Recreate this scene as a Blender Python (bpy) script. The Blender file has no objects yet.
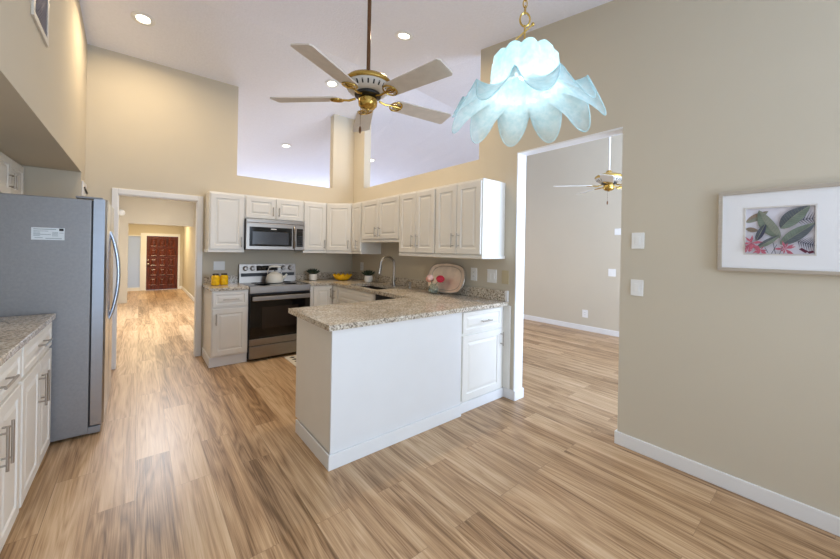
import bpy, bmesh, math, random
from mathutils import Vector, Matrix
random.seed(7)
scene = bpy.context.scene
COL = scene.collection
PI = math.pi

# ------------------------------------------------------------------ camera
cam_d = bpy.data.cameras.new('camera')
cam = bpy.data.objects.new('camera', cam_d)
COL.objects.link(cam)
F_PX, CY, YAW, ROLL, EYE = 343.68, 249.937, 0.685, 0.018, 1.405
cam_d.sensor_width = 36.0
cam_d.lens = F_PX / 840.0 * 36.0
cam_d.shift_y = (CY - 279.5) / 840.0
cam_d.clip_start = 0.05
fw = Vector((math.sin(YAW), math.cos(YAW), 0))
rt = Vector((math.cos(YAW), -math.sin(YAW), 0))
up = Vector((0, 0, 1))
c_, s_ = math.cos(ROLL), math.sin(ROLL)
cr = rt * c_ + up * s_
cu = up * c_ - rt * s_
M = Matrix((cr, cu, -fw)).transposed().to_4x4()
M.translation = Vector((0, 0, EYE))
cam.matrix_world = M
scene.camera = cam

# ------------------------------------------------------------------ world, light, exposure
world = bpy.data.worlds.new('world')
scene.world = world
world.use_nodes = True
bg = world.node_tree.nodes['Background']
bg.inputs[0].default_value = (0.70, 0.83, 1.0, 1)
bg.inputs[1].default_value = 0.62
scene.view_settings.view_transform = 'Standard'
scene.view_settings.look = 'None'
scene.view_settings.gamma = 1.0
scene.view_settings.use_curve_mapping = False
scene.view_settings.exposure = 1.0
CAN_POWER = 7.5
CAN_COLOR = (1.0, 0.78, 0.50)
PENDANT_POWER = 1.1

def area(name, loc, size, power, color, direction, size_y=None, spread=PI):
    d = bpy.data.lights.new(name, 'AREA')
    d.energy = power; d.color = color
    if size_y: d.shape = 'RECTANGLE'; d.size = size; d.size_y = size_y
    else: d.shape = 'DISK'; d.size = size
    d.spread = spread
    o = bpy.data.objects.new(name, d); COL.objects.link(o)
    o.location = loc
    o.rotation_euler = Vector(direction).to_track_quat('-Z', 'Y').to_euler()
    return o
# area lights added in place of daylight, dining and living side; no glass built
area('daylight_fill_dining', (1.9, -2.1, 1.3), 1.6, 62, (0.68, 0.82, 1.0), (-1.5, 1, 0.5), 2.3)
area('daylight_fill_living', (4.5, -2.1, 1.6), 3.0, 200, (0.58, 0.74, 1.0), (0.0, 1, 1.2), 2.2)  # added fill, aimed upward to brighten the ceiling
area('back_ceiling_fill', (3.6, 10.6, 1.1), 3.4, 105, (0.62, 0.74, 1.0), (0, -1, 0.5), 1.8)  # added unseen light, no window here; brightens the ceiling beyond the openings
area('foyer_lamp', (0.3, 12.2, 2.25), 0.5, 22, (1.0, 0.82, 0.5), (0, 0, -1))
area('hall_fill', (0.35, 8.0, 2.8), 0.5, 62, (0.92, 0.95, 1.0), (0, 0, -1))  # added light without a fixture, lifts the hall walls and floor

# ------------------------------------------------------------------ materials
def lin(c):
    return tuple(((v/255)/12.92 if v/255 <= 0.04045 else ((v/255+0.055)/1.055)**2.4) for v in c)
def nodes(name):
    m = bpy.data.materials.new(name); m.use_nodes = True
    nt = m.node_tree
    return m, nt, nt.nodes['Principled BSDF']
def N(nt, t, **kw):
    n = nt.nodes.new(t)
    for k, v in kw.items(): setattr(n, k, v)
    return n
def mat(name, rgb, rough=0.5, metal=0.0, var=0.03, scale=6.0, bump=0.0, bscale=60.0, stretch=None, spec=None, trans=0.0, emit=0.0, ecol=None, coat=0.0):
    m, nt, b = nodes(name)
    c = lin(rgb)
    tc = N(nt, 'ShaderNodeTexCoord')
    mp = N(nt, 'ShaderNodeMapping')
    nt.links.new(tc.outputs['Object'], mp.inputs[0])
    if stretch: mp.inputs['Scale'].default_value = stretch
    nz = N(nt, 'ShaderNodeTexNoise'); nz.inputs['Scale'].default_value = scale; nz.inputs['Detail'].default_value = 3
    nt.links.new(mp.outputs[0], nz.inputs['Vector'])
    rp = N(nt, 'ShaderNodeValToRGB')
    rp.color_ramp.elements[0].position = 0.3; rp.color_ramp.elements[1].position = 0.7
    rp.color_ramp.elements[0].color = tuple(v*(1-var) for v in c) + (1,)
    rp.color_ramp.elements[1].color = tuple(min(1, v*(1+var)) for v in c) + (1,)
    nt.links.new(nz.outputs['Fac'], rp.inputs[0]); nt.links.new(rp.outputs[0], b.inputs['Base Color'])
    b.inputs['Roughness'].default_value = rough; b.inputs['Metallic'].default_value = metal
    if spec is not None: b.inputs['Specular IOR Level'].default_value = spec
    if trans: b.inputs['Transmission Weight'].default_value = trans
    if coat: b.inputs['Coat Weight'].default_value = coat; b.inputs['Coat Roughness'].default_value = 0.1
    if emit:
        b.inputs['Emission Color'].default_value = (lin(ecol) if ecol else c) + (1,)
        b.inputs['Emission Strength'].default_value = emit
    if bump:
        n2 = N(nt, 'ShaderNodeTexNoise'); n2.inputs['Scale'].default_value = bscale; n2.inputs['Detail'].default_value = 4
        nt.links.new(mp.outputs[0], n2.inputs['Vector'])
        bp = N(nt, 'ShaderNodeBump'); bp.inputs['Strength'].default_value = bump; bp.inputs['Distance'].default_value = 0.01
        nt.links.new(n2.outputs['Fac'], bp.inputs['Height']); nt.links.new(bp.outputs[0], b.inputs['Normal'])
    return m

def floor_material():
    m, nt, b = nodes('oak_plank')
    L = nt.links.new
    tc = N(nt, 'ShaderNodeTexCoord')
    mp = N(nt, 'ShaderNodeMapping'); mp.inputs['Rotation'].default_value = (0, 0, PI/2)
    L(tc.outputs['Object'], mp.inputs[0])
    br = N(nt, 'ShaderNodeTexBrick')
    br.offset = 0.37; br.offset_frequency = 2
    br.inputs['Color1'].default_value = (0, 0, 0, 1); br.inputs['Color2'].default_value = (1, 1, 1, 1)
    br.inputs['Mortar'].default_value = (0.5, 0.5, 0.5, 1)
    br.inputs['Scale'].default_value = 1.0; br.inputs['Mortar Size'].default_value = 0.0012
    br.inputs['Brick Width'].default_value = 1.22; br.inputs['Row Height'].default_value = 0.18
    L(mp.outputs[0], br.inputs['Vector'])
    # plank offset
    off = N(nt, 'ShaderNodeVectorMath', operation='SCALE'); off.inputs['Scale'].default_value = 17.0
    L(br.outputs['Color'], off.inputs[0])
    add = N(nt, 'ShaderNodeVectorMath', operation='ADD'); L(tc.outputs['Object'], add.inputs[0]); L(off.outputs[0], add.inputs[1])
    st = N(nt, 'ShaderNodeMapping'); st.inputs['Scale'].default_value = (9.0, 0.7, 1.0); L(add.outputs[0], st.inputs[0])
    # cathedral grain: contour rings of a stretched noise
    n1 = N(nt, 'ShaderNodeTexNoise'); n1.inputs['Scale'].default_value = 1.0; n1.inputs['Detail'].default_value = 1.5; n1.inputs['Distortion'].default_value = 0.3
    L(st.outputs[0], n1.inputs['Vector'])
    mul = N(nt, 'ShaderNodeMath', operation='MULTIPLY'); mul.inputs[1].default_value = 10.0; L(n1.outputs['Fac'], mul.inputs[0])
    fr = N(nt, 'ShaderNodeMath', operation='PINGPONG'); fr.inputs[1].default_value = 0.5; L(mul.outputs[0], fr.inputs[0])
    # fine fibre
    st2 = N(nt, 'ShaderNodeMapping'); st2.inputs['Scale'].default_value = (170.0, 3.0, 1.0); L(add.outputs[0], st2.inputs[0])
    n2 = N(nt, 'ShaderNodeTexNoise'); n2.inputs['Scale'].default_value = 1.0; n2.inputs['Detail'].default_value = 5.0; n2.inputs['Roughness'].default_value = 0.6
    L(st2.outputs[0], n2.inputs['Vector'])
    # broad streaks
    st3 = N(nt, 'ShaderNodeMapping'); st3.inputs['Scale'].default_value = (16.0, 0.6, 1.0); L(add.outputs[0], st3.inputs[0])
    n3 = N(nt, 'ShaderNodeTexNoise'); n3.inputs['Scale'].default_value = 1.0; n3.inputs['Detail'].default_value = 3.0
    L(st3.outputs[0], n3.inputs['Vector'])
    def mad(src, k):
        q = N(nt, 'ShaderNodeMath', operation='MULTIPLY'); q.inputs[1].default_value = k; L(src, q.inputs[0]); return q.outputs[0]
    def plus(a, c):
        q = N(nt, 'ShaderNodeMath', operation='ADD'); L(a, q.inputs[0]); L(c, q.inputs[1]); return q.outputs[0]
    sep = N(nt, 'ShaderNodeSeparateColor'); L(br.outputs['Color'], sep.inputs[0])
    v = plus(plus(mad(sep.outputs[0], 0.20), mad(fr.outputs[0], 0.30)), plus(mad(n2.outputs['Fac'], 0.62), mad(n3.outputs['Fac'], 0.54)))
    rp = N(nt, 'ShaderNodeValToRGB')
    e = rp.color_ramp.elements
    e[0].position = 0.52; e[0].color = lin((112, 83, 53)) + (1,)
    e[1].position = 1.0; e[1].color = lin((212, 184, 150)) + (1,)
    q = e.new(0.66); q.color = lin((158, 125, 91)) + (1,)
    q = e.new(0.81); q.color = lin((190, 157, 120)) + (1,)
    L(v, rp.inputs[0])
    mx = N(nt, 'ShaderNodeMixRGB'); mx.blend_type = 'MULTIPLY'
    gap = N(nt, 'ShaderNodeMath', operation='MULTIPLY'); gap.inputs[1].default_value = 0.45; L(br.outputs['Fac'], gap.inputs[0])
    L(gap.outputs[0], mx.inputs[0]); L(rp.outputs[0], mx.inputs[1]); mx.inputs[2].default_value = (0.25, 0.2, 0.16, 1)
    L(mx.outputs[0], b.inputs['Base Color'])
    b.inputs['Roughness'].default_value = 0.36
    b.inputs['Specular IOR Level'].default_value = 0.4
    bp = N(nt, 'ShaderNodeBump'); bp.inputs['Strength'].default_value = 0.12; bp.inputs['Distance'].default_value = 0.004
    L(n2.outputs['Fac'], bp.inputs['Height']); L(bp.outputs[0], b.inputs['Normal'])
    return m

def granite_material():
    m, nt, b = nodes('granite')
    L = nt.links.new
    tc = N(nt, 'ShaderNodeTexCoord')
    n1 = N(nt, 'ShaderNodeTexNoise'); n1.inputs['Scale'].default_value = 62; n1.inputs['Detail'].default_value = 5; n1.inputs['Roughness'].default_value = 0.7
    L(tc.outputs['Object'], n1.inputs['Vector'])
    r1 = N(nt, 'ShaderNodeValToRGB'); e = r1.color_ramp.elements
    e[0].position = 0.34; e[0].color = lin((100, 88, 80)) + (1,)
    e[1].position = 0.66; e[1].color = lin((232, 227, 216)) + (1,)
    q = e.new(0.42); q.color = lin((168, 156, 140)) + (1,)
    q = e.new(0.52); q.color = lin((214, 204, 188)) + (1,)
    L(n1.outputs['Fac'], r1.inputs[0])
    vo = N(nt, 'ShaderNodeTexVoronoi'); vo.inputs['Scale'].default_value = 120
    L(tc.outputs['Object'], vo.inputs['Vector'])
    r2 = N(nt, 'ShaderNodeValToRGB'); e = r2.color_ramp.elements
    sp = N(nt, 'ShaderNodeSeparateColor'); L(vo.outputs['Color'], sp.inputs[0])
    e[0].position = 0.10; e[0].color = (0.30, 0.27, 0.25, 1); e[1].position = 0.18; e[1].color = (1, 1, 1, 1)
    L(sp.outputs[0], r2.inputs[0])
    n3 = N(nt, 'ShaderNodeTexNoise'); n3.inputs['Scale'].default_value = 7; n3.inputs['Detail'].default_value = 2
    L(tc.outputs['Object'], n3.inputs['Vector'])
    r3 = N(nt, 'ShaderNodeValToRGB'); e = r3.color_ramp.elements
    e[0].position = 0.35; e[0].color = (0.80, 0.76, 0.70, 1); e[1].position = 0.6; e[1].color = (1, 1, 1, 1)
    L(n3.outputs['Fac'], r3.inputs[0])
    m1 = N(nt, 'ShaderNodeMixRGB'); m1.blend_type = 'MULTIPLY'; m1.inputs[0].default_value = 0.75; L(r1.outputs[0], m1.inputs[1]); L(r2.outputs[0], m1.inputs[2])
    m2 = N(nt, 'ShaderNodeMixRGB'); m2.blend_type = 'MULTIPLY'; m2.inputs[0].default_value = 0.8; L(m1.outputs[0], m2.inputs[1]); L(r3.outputs[0], m2.inputs[2])
    L(m2.outputs[0], b.inputs['Base Color'])
    b.inputs['Roughness'].default_value = 0.16
    return m

def steel(name, rgb, rough=0.3, axis=(1, 1, 60)):
    return mat(name, rgb, rough, 1.0, var=0.06, scale=8, stretch=axis)

def petal_glass():
    m, nt, b = nodes('frosted_petal_glass')
    L = nt.links.new
    out = nt.nodes['Material Output']; nt.nodes.remove(b)
    tc = N(nt, 'ShaderNodeTexCoord')
    nz = N(nt, 'ShaderNodeTexNoise'); nz.inputs['Scale'].default_value = 45; nz.inputs['Detail'].default_value = 4
    L(tc.outputs['Object'], nz.inputs['Vector'])
    rp = N(nt, 'ShaderNodeValToRGB'); e = rp.color_ramp.elements
    e[0].position = 0.3; e[0].color = (0.56, 0.80, 0.86, 1); e[1].position = 0.7; e[1].color = (0.76, 0.93, 0.97, 1)
    L(nz.outputs['Fac'], rp.inputs[0])
    tr = N(nt, 'ShaderNodeBsdfTranslucent'); L(rp.outputs[0], tr.inputs[0])
    df = N(nt, 'ShaderNodeBsdfDiffuse'); L(rp.outputs[0], df.inputs[0])
    gl = N(nt, 'ShaderNodeBsdfGlossy'); gl.inputs['Roughness'].default_value = 0.25
    tp = N(nt, 'ShaderNodeBsdfTransparent'); tp.inputs[0].default_value = (0.93, 0.96, 0.97, 1)
    a = N(nt, 'ShaderNodeMixShader'); a.inputs[0].default_value = 0.45; L(tr.outputs[0], a.inputs[1]); L(df.outputs[0], a.inputs[2])
    g = N(nt, 'ShaderNodeMixShader'); g.inputs[0].default_value = 0.06; L(a.outputs[0], g.inputs[1]); L(gl.outputs[0], g.inputs[2])
    # the frosting thins out towards the petal tips (distance from the lamp axis)
    ln = N(nt, 'ShaderNodeVectorMath', operation='MULTIPLY'); ln.inputs[1].default_value = (1, 1, 0); L(tc.outputs['Object'], ln.inputs[0])
    le = N(nt, 'ShaderNodeVectorMath', operation='LENGTH'); L(ln.outputs[0], le.inputs[0])
    mr = N(nt, 'ShaderNodeMapRange'); mr.inputs['From Min'].default_value = 0.25; mr.inputs['From Max'].default_value = 0.33
    mr.inputs['To Min'].default_value = 0.04; mr.inputs['To Max'].default_value = 0.6
    L(le.outputs[1], mr.inputs['Value'])
    f = N(nt, 'ShaderNodeMixShader'); L(mr.outputs[0], f.inputs[0]); L(g.outputs[0], f.inputs[1]); L(tp.outputs[0], f.inputs[2])
    L(f.outputs[0], out.inputs[0])
    return m

def door_wood():
    m, nt, b = nodes('mahogany')
    L = nt.links.new
    tc = N(nt, 'ShaderNodeTexCoord'); mp = N(nt, 'ShaderNodeMapping'); mp.inputs['Scale'].default_value = (30, 30, 3); L(tc.outputs['Object'], mp.inputs[0])
    nz = N(nt, 'ShaderNodeTexNoise'); nz.inputs['Scale'].default_value = 1.0; nz.inputs['Detail'].default_value = 4; L(mp.outputs[0], nz.inputs['Vector'])
    rp = N(nt, 'ShaderNodeValToRGB'); e = rp.color_ramp.elements
    e[0].position = 0.3; e[0].color = lin((58, 16, 9)) + (1,); e[1].position = 0.7; e[1].color = lin((112, 44, 24)) + (1,)
    L(nz.outputs['Fac'], rp.inputs[0]); L(rp.outputs[0], b.inputs['Base Color']); b.inputs['Roughness'].default_value = 0.35
    return m

M_ = dict(
    wall=mat('wall_paint', (204, 195, 177), 0.9, var=0.012, scale=2, bump=0.05, bscale=180, spec=0.2),
    ceil=mat('ceiling_paint', (236, 237, 246), 0.95, var=0.02, scale=40, bump=0.35, bscale=55, spec=0.1),
    white=mat('white_trim', (232, 232, 232), 0.45, var=0.01),
    cab=mat('cabinet_paint', (234, 231, 224), 0.42, var=0.012),
    panelw=mat('panel_paint', (228, 228, 228), 0.5, var=0.01),
    floor=floor_material(), granite=granite_material(),
    steel=steel('brushed_steel', (154, 147, 140), 0.36, (1, 1, 60)),
    nickel=steel('satin_nickel', (176, 170, 162), 0.3),
    fridge_side=mat('textured_grey_side', (150, 151, 154), 0.42, 0.6, var=0.05, scale=60, bump=0.12, bscale=220),
    fridge_front=steel('fridge_steel', (178, 184, 194), 0.26, (1, 1, 40)),
    dark=mat('dark_plastic', (28, 28, 30), 0.4, var=0.05),
    black_glass=mat('black_glass', (12, 12, 14), 0.06, var=0.02),
    win_glass=mat('tinted_oven_glass', (42, 34, 30), 0.10, var=0.05),
    mw_window=mat('microwave_mesh_window', (58, 60, 66), 0.2, var=0.06, scale=80),
    brass=mat('polished_brass', (200, 168, 92), 0.22, 1.0, var=0.05),
    bronze=mat('brown_bronze_rod', (110, 78, 52), 0.4, 0.6, var=0.05),
    blade=mat('whitewashed_blade', (216, 208, 200), 0.55, var=0.05, stretch=(1, 1, 1), scale=20),
    fan_white=mat('fan_white_enamel', (216, 212, 206), 0.35),
    plate=mat('switch_plate', (238, 238, 236), 0.4, var=0.01),
    plate_beige=mat('painted_over_plate', (198, 184, 150), 0.6, var=0.01),
    yellow=mat('yellow_glaze', (240, 186, 20), 0.22, var=0.22, scale=30),
    yellow_lid=mat('dark_jar_lid', (60, 48, 28), 0.4),
    kettle=mat('cream_enamel', (240, 236, 224), 0.2, var=0.01),
    pot=mat('white_ceramic', (238, 236, 230), 0.3, var=0.02),
    soil=mat('soil', (50, 38, 28), 0.9, var=0.2, scale=60),
    leaf=mat('dark_green_leaf', (34, 52, 34), 0.5, var=0.2, scale=30),
    leaf2=mat('grey_green_leaf', (96, 116, 84), 0.5, var=0.2, scale=30),
    pink=mat('pink_petal', (240, 168, 150), 0.5, var=0.1, scale=30),
    palepink=mat('pale_pink_petal', (246, 200, 186), 0.5, var=0.1, scale=30),
    red=mat('crimson_petal', (206, 40, 66), 0.5, var=0.12, scale=30),
    clear=mat('clear_glass', (226, 236, 230), 0.03, var=0.0, trans=0.9),
    silver=mat('antique_silver', (232, 218, 204), 0.4, 0.55, var=0.12, scale=9),
    lens=mat('lamp_lens', (255, 244, 224), 0.4, emit=4.0, ecol=(255, 240, 214)),
    bulb=mat('cool_bulb', (235, 248, 255), 0.4, emit=2.5, ecol=(225, 245, 255)),
    petal=petal_glass(), mahogany=door_wood(),
    sink=mat('dark_sink', (52, 48, 46), 0.35, 0.3, var=0.06),
    pframe=mat('champagne_frame', (186, 176, 164), 0.35, 0.35, var=0.06, stretch=(1, 1, 30)),
    pinner=mat('pale_inner_frame', (214, 210, 206), 0.5, var=0.04, scale=30),
    matboard=mat('mat_board', (234, 234, 236), 0.8, var=0.01),
    paper=mat('print_paper', (214, 212, 222), 0.7, var=0.03, scale=14),
    g1=mat('print_sage', (118, 130, 116), 0.8, var=0.15, scale=30), g2=mat('print_slate', (88, 94, 102), 0.8, var=0.15, scale=30),
    g3=mat('print_olive', (138, 142, 128), 0.8, var=0.15, scale=30), g4=mat('print_navy', (66, 68, 88), 0.8, var=0.1),
    g5=mat('print_rose', (180, 96, 114), 0.8, var=0.2, scale=60), g6=mat('print_tan', (150, 132, 116), 0.8, var=0.2, scale=40),
    g7=mat('print_plum', (92, 34, 56), 0.8, var=0.1),
    sticker=mat('sticker_paper', (224, 232, 238), 0.6, var=0.01), ink=mat('sticker_ink', (150, 164, 172), 0.6), ink2=mat('sticker_black', (34, 34, 42), 0.6),
    grille=mat('vent_grey', (196, 194, 204), 0.5), vent_frame=mat('vent_frame_paint', (214, 208, 196), 0.5),
    mat_rug=mat('woven_mat_white', (224, 218, 206), 0.95, var=0.05, scale=80, bump=0.3, bscale=200), mat_dark=mat('woven_mat_black', (40, 38, 38), 0.95),
)
def sidelight_mat():
    m, nt, b = nodes('sidelight_shade_glass')
    out = nt.nodes['Material Output']; nt.nodes.remove(b)
    tc = N(nt, 'ShaderNodeTexCoord'); wv = N(nt, 'ShaderNodeTexWave'); wv.bands_direction = 'Z'; wv.inputs['Scale'].default_value = 12
    nt.links.new(tc.outputs['Object'], wv.inputs['Vector'])
    rp = N(nt, 'ShaderNodeValToRGB'); rp.color_ramp.elements[0].color = (0.62, 0.68, 0.76, 1); rp.color_ramp.elements[1].color = (0.72, 0.77, 0.84, 1)
    nt.links.new(wv.outputs['Fac'], rp.inputs[0])
    t = N(nt, 'ShaderNodeBsdfTranslucent'); d = N(nt, 'ShaderNodeBsdfDiffuse'); mx = N(nt, 'ShaderNodeMixShader'); mx.inputs[0].default_value = 0.45
    for q in (t, d): nt.links.new(rp.outputs[0], q.inputs[0])
    nt.links.new(t.outputs[0], mx.inputs[1]); nt.links.new(d.outputs[0], mx.inputs[2]); nt.links.new(mx.outputs[0], out.inputs[0])
    return m
M_['sidelight'] = sidelight_mat()

# ------------------------------------------------------------------ helpers
ORG = {}          # world origin of every root empty / mesh
class Fr:
    """local frame: u along the front, w up, d out of the front"""
    def __init__(s, o, U, D): s.o = Vector(o); s.U = Vector(U).normalized(); s.D = Vector(D).normalized(); s.W = Vector((0, 0, 1))
    def p(s, u, w, d=0.0): return s.o + s.U*u + s.W*w + s.D*d
class MB:
    def __init__(s): s.bm = bmesh.new(); s.mi = 0
    def _tag(s, fs):
        for f in fs: f.material_index = s.mi
    def hexa(s, P, bev=0.0):
        v = [s.bm.verts.new(p) for p in P]
        F = [(0, 3, 2, 1), (4, 5, 6, 7), (0, 1, 5, 4), (1, 2, 6, 5), (2, 3, 7, 6), (3, 0, 4, 7)]
        fs = [s.bm.faces.new([v[i] for i in f]) for f in F]
        s._tag(fs)
        if bev > 0:
            es = list({e for f in fs for e in f.edges})
            r = bmesh.ops.bevel(s.bm, geom=es, offset=bev, segments=2, affect='EDGES', profile=0.5)
            s._tag(r['faces'])
        return s
    def box(s, x0, x1, y0, y1, z0, z1, bev=0.0):
        return s.hexa([(x0, y0, z0), (x1, y0, z0), (x1, y1, z0), (x0, y1, z0), (x0, y0, z1), (x1, y0, z1), (x1, y1, z1), (x0, y1, z1)], bev)
    def fbox(s, fr, u0, u1, w0, w1, d0, d1, bev=0.0):
        P = [fr.p(u0, w0, d0), fr.p(u1, w0, d0), fr.p(u1, w0, d1), fr.p(u0, w0, d1), fr.p(u0, w1, d0), fr.p(u1, w1, d0), fr.p(u1, w1, d1), fr.p(u0, w1, d1)]
        return s.hexa(P, bev)
    def prism(s, pts, a, b, axis='x'):
        def mk(q, t):
            return {'x': (t, q[0], q[1]), 'y': (q[0], t, q[1]), 'z': (q[0], q[1], t)}[axis]
        A = [s.bm.verts.new(mk(q, a)) for q in pts]; B = [s.bm.verts.new(mk(q, b)) for q in pts]
        n = len(pts)
        fs = [s.bm.faces.new(A[::-1]), s.bm.faces.new(B)]
        fs += [s.bm.faces.new((A[i], A[(i+1) % n], B[(i+1) % n], B[i])) for i in range(n)]
        s._tag(fs); return s
    def ring(s, c, ax, r, n, ph=0.0, sy=1.0):
        ax = Vector(ax).normalized(); t = ax.orthogonal().normalized(); b = ax.cross(t)
        return [s.bm.verts.new(Vector(c) + (t*math.cos(2*PI*i/n+ph) + b*math.sin(2*PI*i/n+ph)*sy)*r) for i in range(n)]
    def skin(s, rings, cap=True, closed=False):
        fs = []
        m = len(rings)
        for k in range(m if closed else m-1):
            A, B = rings[k], rings[(k+1) % m]; n = len(A)
            for i in range(n): fs.append(s.bm.faces.new((A[i], A[(i+1) % n], B[(i+1) % n], B[i])))
        if cap and not closed:
            fs.append(s.bm.faces.new(rings[0][::-1])); fs.append(s.bm.faces.new(rings[-1]))
        s._tag(fs); return s
    def cyl(s, p0, p1, r, r2=None, n=16):
        ax = Vector(p1)-Vector(p0)
        return s.skin([s.ring(p0, ax, r, n), s.ring(p1, ax, r if r2 is None else r2, n)])
    def tube(s, pts, r, n=8, closed=False):
        pts = [Vector(p) for p in pts]; m = len(pts)
        rings = []; t = None
        for k in range(m):
            a = pts[(k-1) % m] if (closed or k > 0) else pts[k]; c = pts[(k+1) % m] if (closed or k < m-1) else pts[k]
            ax = (c-a).normalized()
            t = ax.orthogonal().normalized() if t is None else (t-ax*t.dot(ax)).normalized()
            b = ax.cross(t)
            rr = r[k] if isinstance(r, (list, tuple)) else r
            rings.append([s.bm.verts.new(pts[k] + (t*math.cos(2*PI*i/n) + b*math.sin(2*PI*i/n))*rr) for i in range(n)])
        return s.skin(rings, closed=closed)
    def lathe(s, c, prof, n=32, ax=(0, 0, 1), f=None, sy=1.0):
        """prof: (radius, height along ax); f(theta, k) scales the radius"""
        c = Vector(c); ax = Vector(ax).normalized()
        if abs(ax.z) > .99: t = Vector((1, 0, 0)); b = Vector((0, 1, 0))*(1 if ax.z > 0 else -1)
        else: t = ax.orthogonal().normalized(); b = ax.cross(t)
        rings = []
        for k, (r, h) in enumerate(prof):
            rr = max(r, 1e-4)
            rings.append([s.bm.verts.new(c + ax*h + (t*math.cos(2*PI*i/n) + b*math.sin(2*PI*i/n)*sy)*rr*(f(2*PI*i/n, k) if f else 1)) for i in range(n)])
        return s.skin(rings)
    def ball(s, c, r, sc=(1, 1, 1), n=12):
        prof = []
        rings = []
        for k in range(n//2+1):
            a = -PI/2 + PI*k/(n//2)
            rr = max(math.cos(a), 0.02)*r; h = math.sin(a)*r
            rings.append([s.bm.verts.new((c[0]+rr*math.cos(2*PI*i/n)*sc[0], c[1]+rr*math.sin(2*PI*i/n)*sc[1], c[2]+h*sc[2])) for i in range(n)])
        return s.skin(rings)
    def rings_rect(s, fr, u0, u1, w0, w1, steps):
        """concentric rectangles: steps of (inset, depth); last is capped"""
        prev = None
        for ins, d in steps:
            cur = [s.bm.verts.new(fr.p(u, w, d)) for u, w in ((u0+ins, w0+ins), (u1-ins, w0+ins), (u1-ins, w1-ins), (u0+ins, w1-ins))]
            if prev: s._tag([s.bm.faces.new((prev[i], prev[(i+1) % 4], cur[(i+1) % 4], cur[i])) for i in range(4)])
            else: s._tag([s.bm.faces.new(cur[::-1])])
            prev = cur
        s._tag([s.bm.faces.new(prev)])
        return s
    def build(s, name, m, parent=None, smooth=False, origin=None):
        bmesh.ops.recalc_face_normals(s.bm, faces=s.bm.faces[:])
        me = bpy.data.meshes.new(name)
        if parent is not None: org = ORG[parent.name]
        else:
            xs = [v.co for v in s.bm.verts]
            org = Vector(origin) if origin is not None else Vector(((min(v.x for v in xs)+max(v.x for v in xs))/2, (min(v.y for v in xs)+max(v.y for v in xs))/2, min(v.z for v in xs)))
        for v in s.bm.verts: v.co -= org
        s.bm.to_mesh(me); s.bm.free()
        for q in (m if isinstance(m, (list, tuple)) else [m]): me.materials.append(M_[q] if isinstance(q, str) else q)
        o = bpy.data.objects.new(name, me); COL.objects.link(o)
        if smooth:
            for p in me.polygons: p.use_smooth = True
            if smooth != 'all':
                me.set_sharp_from_angle(angle=math.radians(38))
        if parent is not None: o.parent = parent
        else: o.location = org
        ORG[o.name] = org
        return o
def tag(o, label, cat, group=None):
    o['label'] = label; o['category'] = cat
    if group: o['group'] = group
    return o
def thing(name, loc, label, cat, group=None):
    o = bpy.data.objects.new(name, None); COL.objects.link(o)
    o.empty_display_size = 0.05; o.location = loc; ORG[o.name] = Vector(loc)
    return tag(o, label, cat, group)
def struct(o):
    o['kind'] = 'structure'; return o
def copy_tree(o, parent=None):
    c = o.copy(); COL.objects.link(c)
    if parent is not None: c.parent = parent
    for ch in list(o.children): copy_tree(ch, c)
    return c

# ------------------------------------------------------------------ measures
XR, YB = 2.76, 5.175            # right wall, back wall of the kitchen
WT = 0.12
RIDGE_Y, RIDGE_Z, SLOPE = 3.93, 3.756, 0.153
Y0, Y1 = -2.2, 10.85
XLIV = 6.27
def cz(y): return RIDGE_Z - SLOPE*abs(y-RIDGE_Y)
def cz2(x, y):
    if x <= XR+WT: return cz(y)
    t = (x-XR-WT)/(XLIV-XR-WT); return cz(y)*(1-t)+3.46*t

# ------------------------------------------------------------------ the setting
struct(MB().box(-1.3, 6.4, Y0, 13.8, -0.1, 0).build('floor', 'floor', origin=(0, 0, 0)))
# ceiling: vault over the kitchen, eased to the level eave over the living room
m = MB(); bm = m.bm
xs = [-1.3, XR+WT] + [XR+WT+(6.4-XR-WT)*k/8 for k in range(1, 9)]
ys = [Y0, -1, 0.5, 2.2, 3.0, RIDGE_Y, 5, 6.5, 8, 9.5, Y1]
lo = [[bm.verts.new((x, y, cz2(x, y))) for y in ys] for x in xs]
hi = [[bm.verts.new((x, y, cz2(x, y)+0.12)) for y in ys] for x in xs]
for i in range(len(xs)-1):
    for j in range(len(ys)-1):
        bm.faces.new((lo[i][j], lo[i][j+1], lo[i+1][j+1], lo[i+1][j])); bm.faces.new((hi[i][j], hi[i+1][j], hi[i+1][j+1], hi[i][j+1]))
for i in range(len(xs)-1):
    for j in (0, len(ys)-1): bm.faces.new((lo[i][j], lo[i+1][j], hi[i+1][j], hi[i][j]))
for j in range(len(ys)-1):
    for i in (0, len(xs)-1): bm.faces.new((lo[i][j], lo[i][j+1], hi[i][j+1], hi[i][j]))
struct(m.build('ceiling', 'ceil', origin=(0, 0, 0)))

def wall(name, fn):
    m = MB(); fn(m); return struct(m.build(name, 'wall', origin=(0, 0, 0)))
ZB = cz(YB)+0.01
DX0, DX1, DZ = -0.200, 0.575, 1.982
def f(m):
    y0, y1 = YB, YB+WT
    m.box(-1.22, DX0, y0, y1, 0, ZB); m.box(DX1, 1.009, y0, y1, 0, ZB); m.box(DX0, DX1, y0, y1, DZ, ZB)
    m.box(1.009, 2.394, y0, y1, 0, 2.369); m.box(2.394, XR+WT, y0, y1, 0, ZB)
wall('wall_back', f)
def f(m):
    def seg(a, b, z0): m.prism([(a, z0), (b, z0), (b, cz(b)+0.01), (a, cz(a)+0.01)], XR, XR+WT, 'x')
    seg(Y0, 1.031, 0); seg(1.031, 1.946, 2.343); seg(1.946, 2.423, 0); seg(4.831, YB, 0)
    m.box(XR, XR+WT, 2.423, 4.831, 0, 2.369)
wall('wall_right', f)
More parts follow.
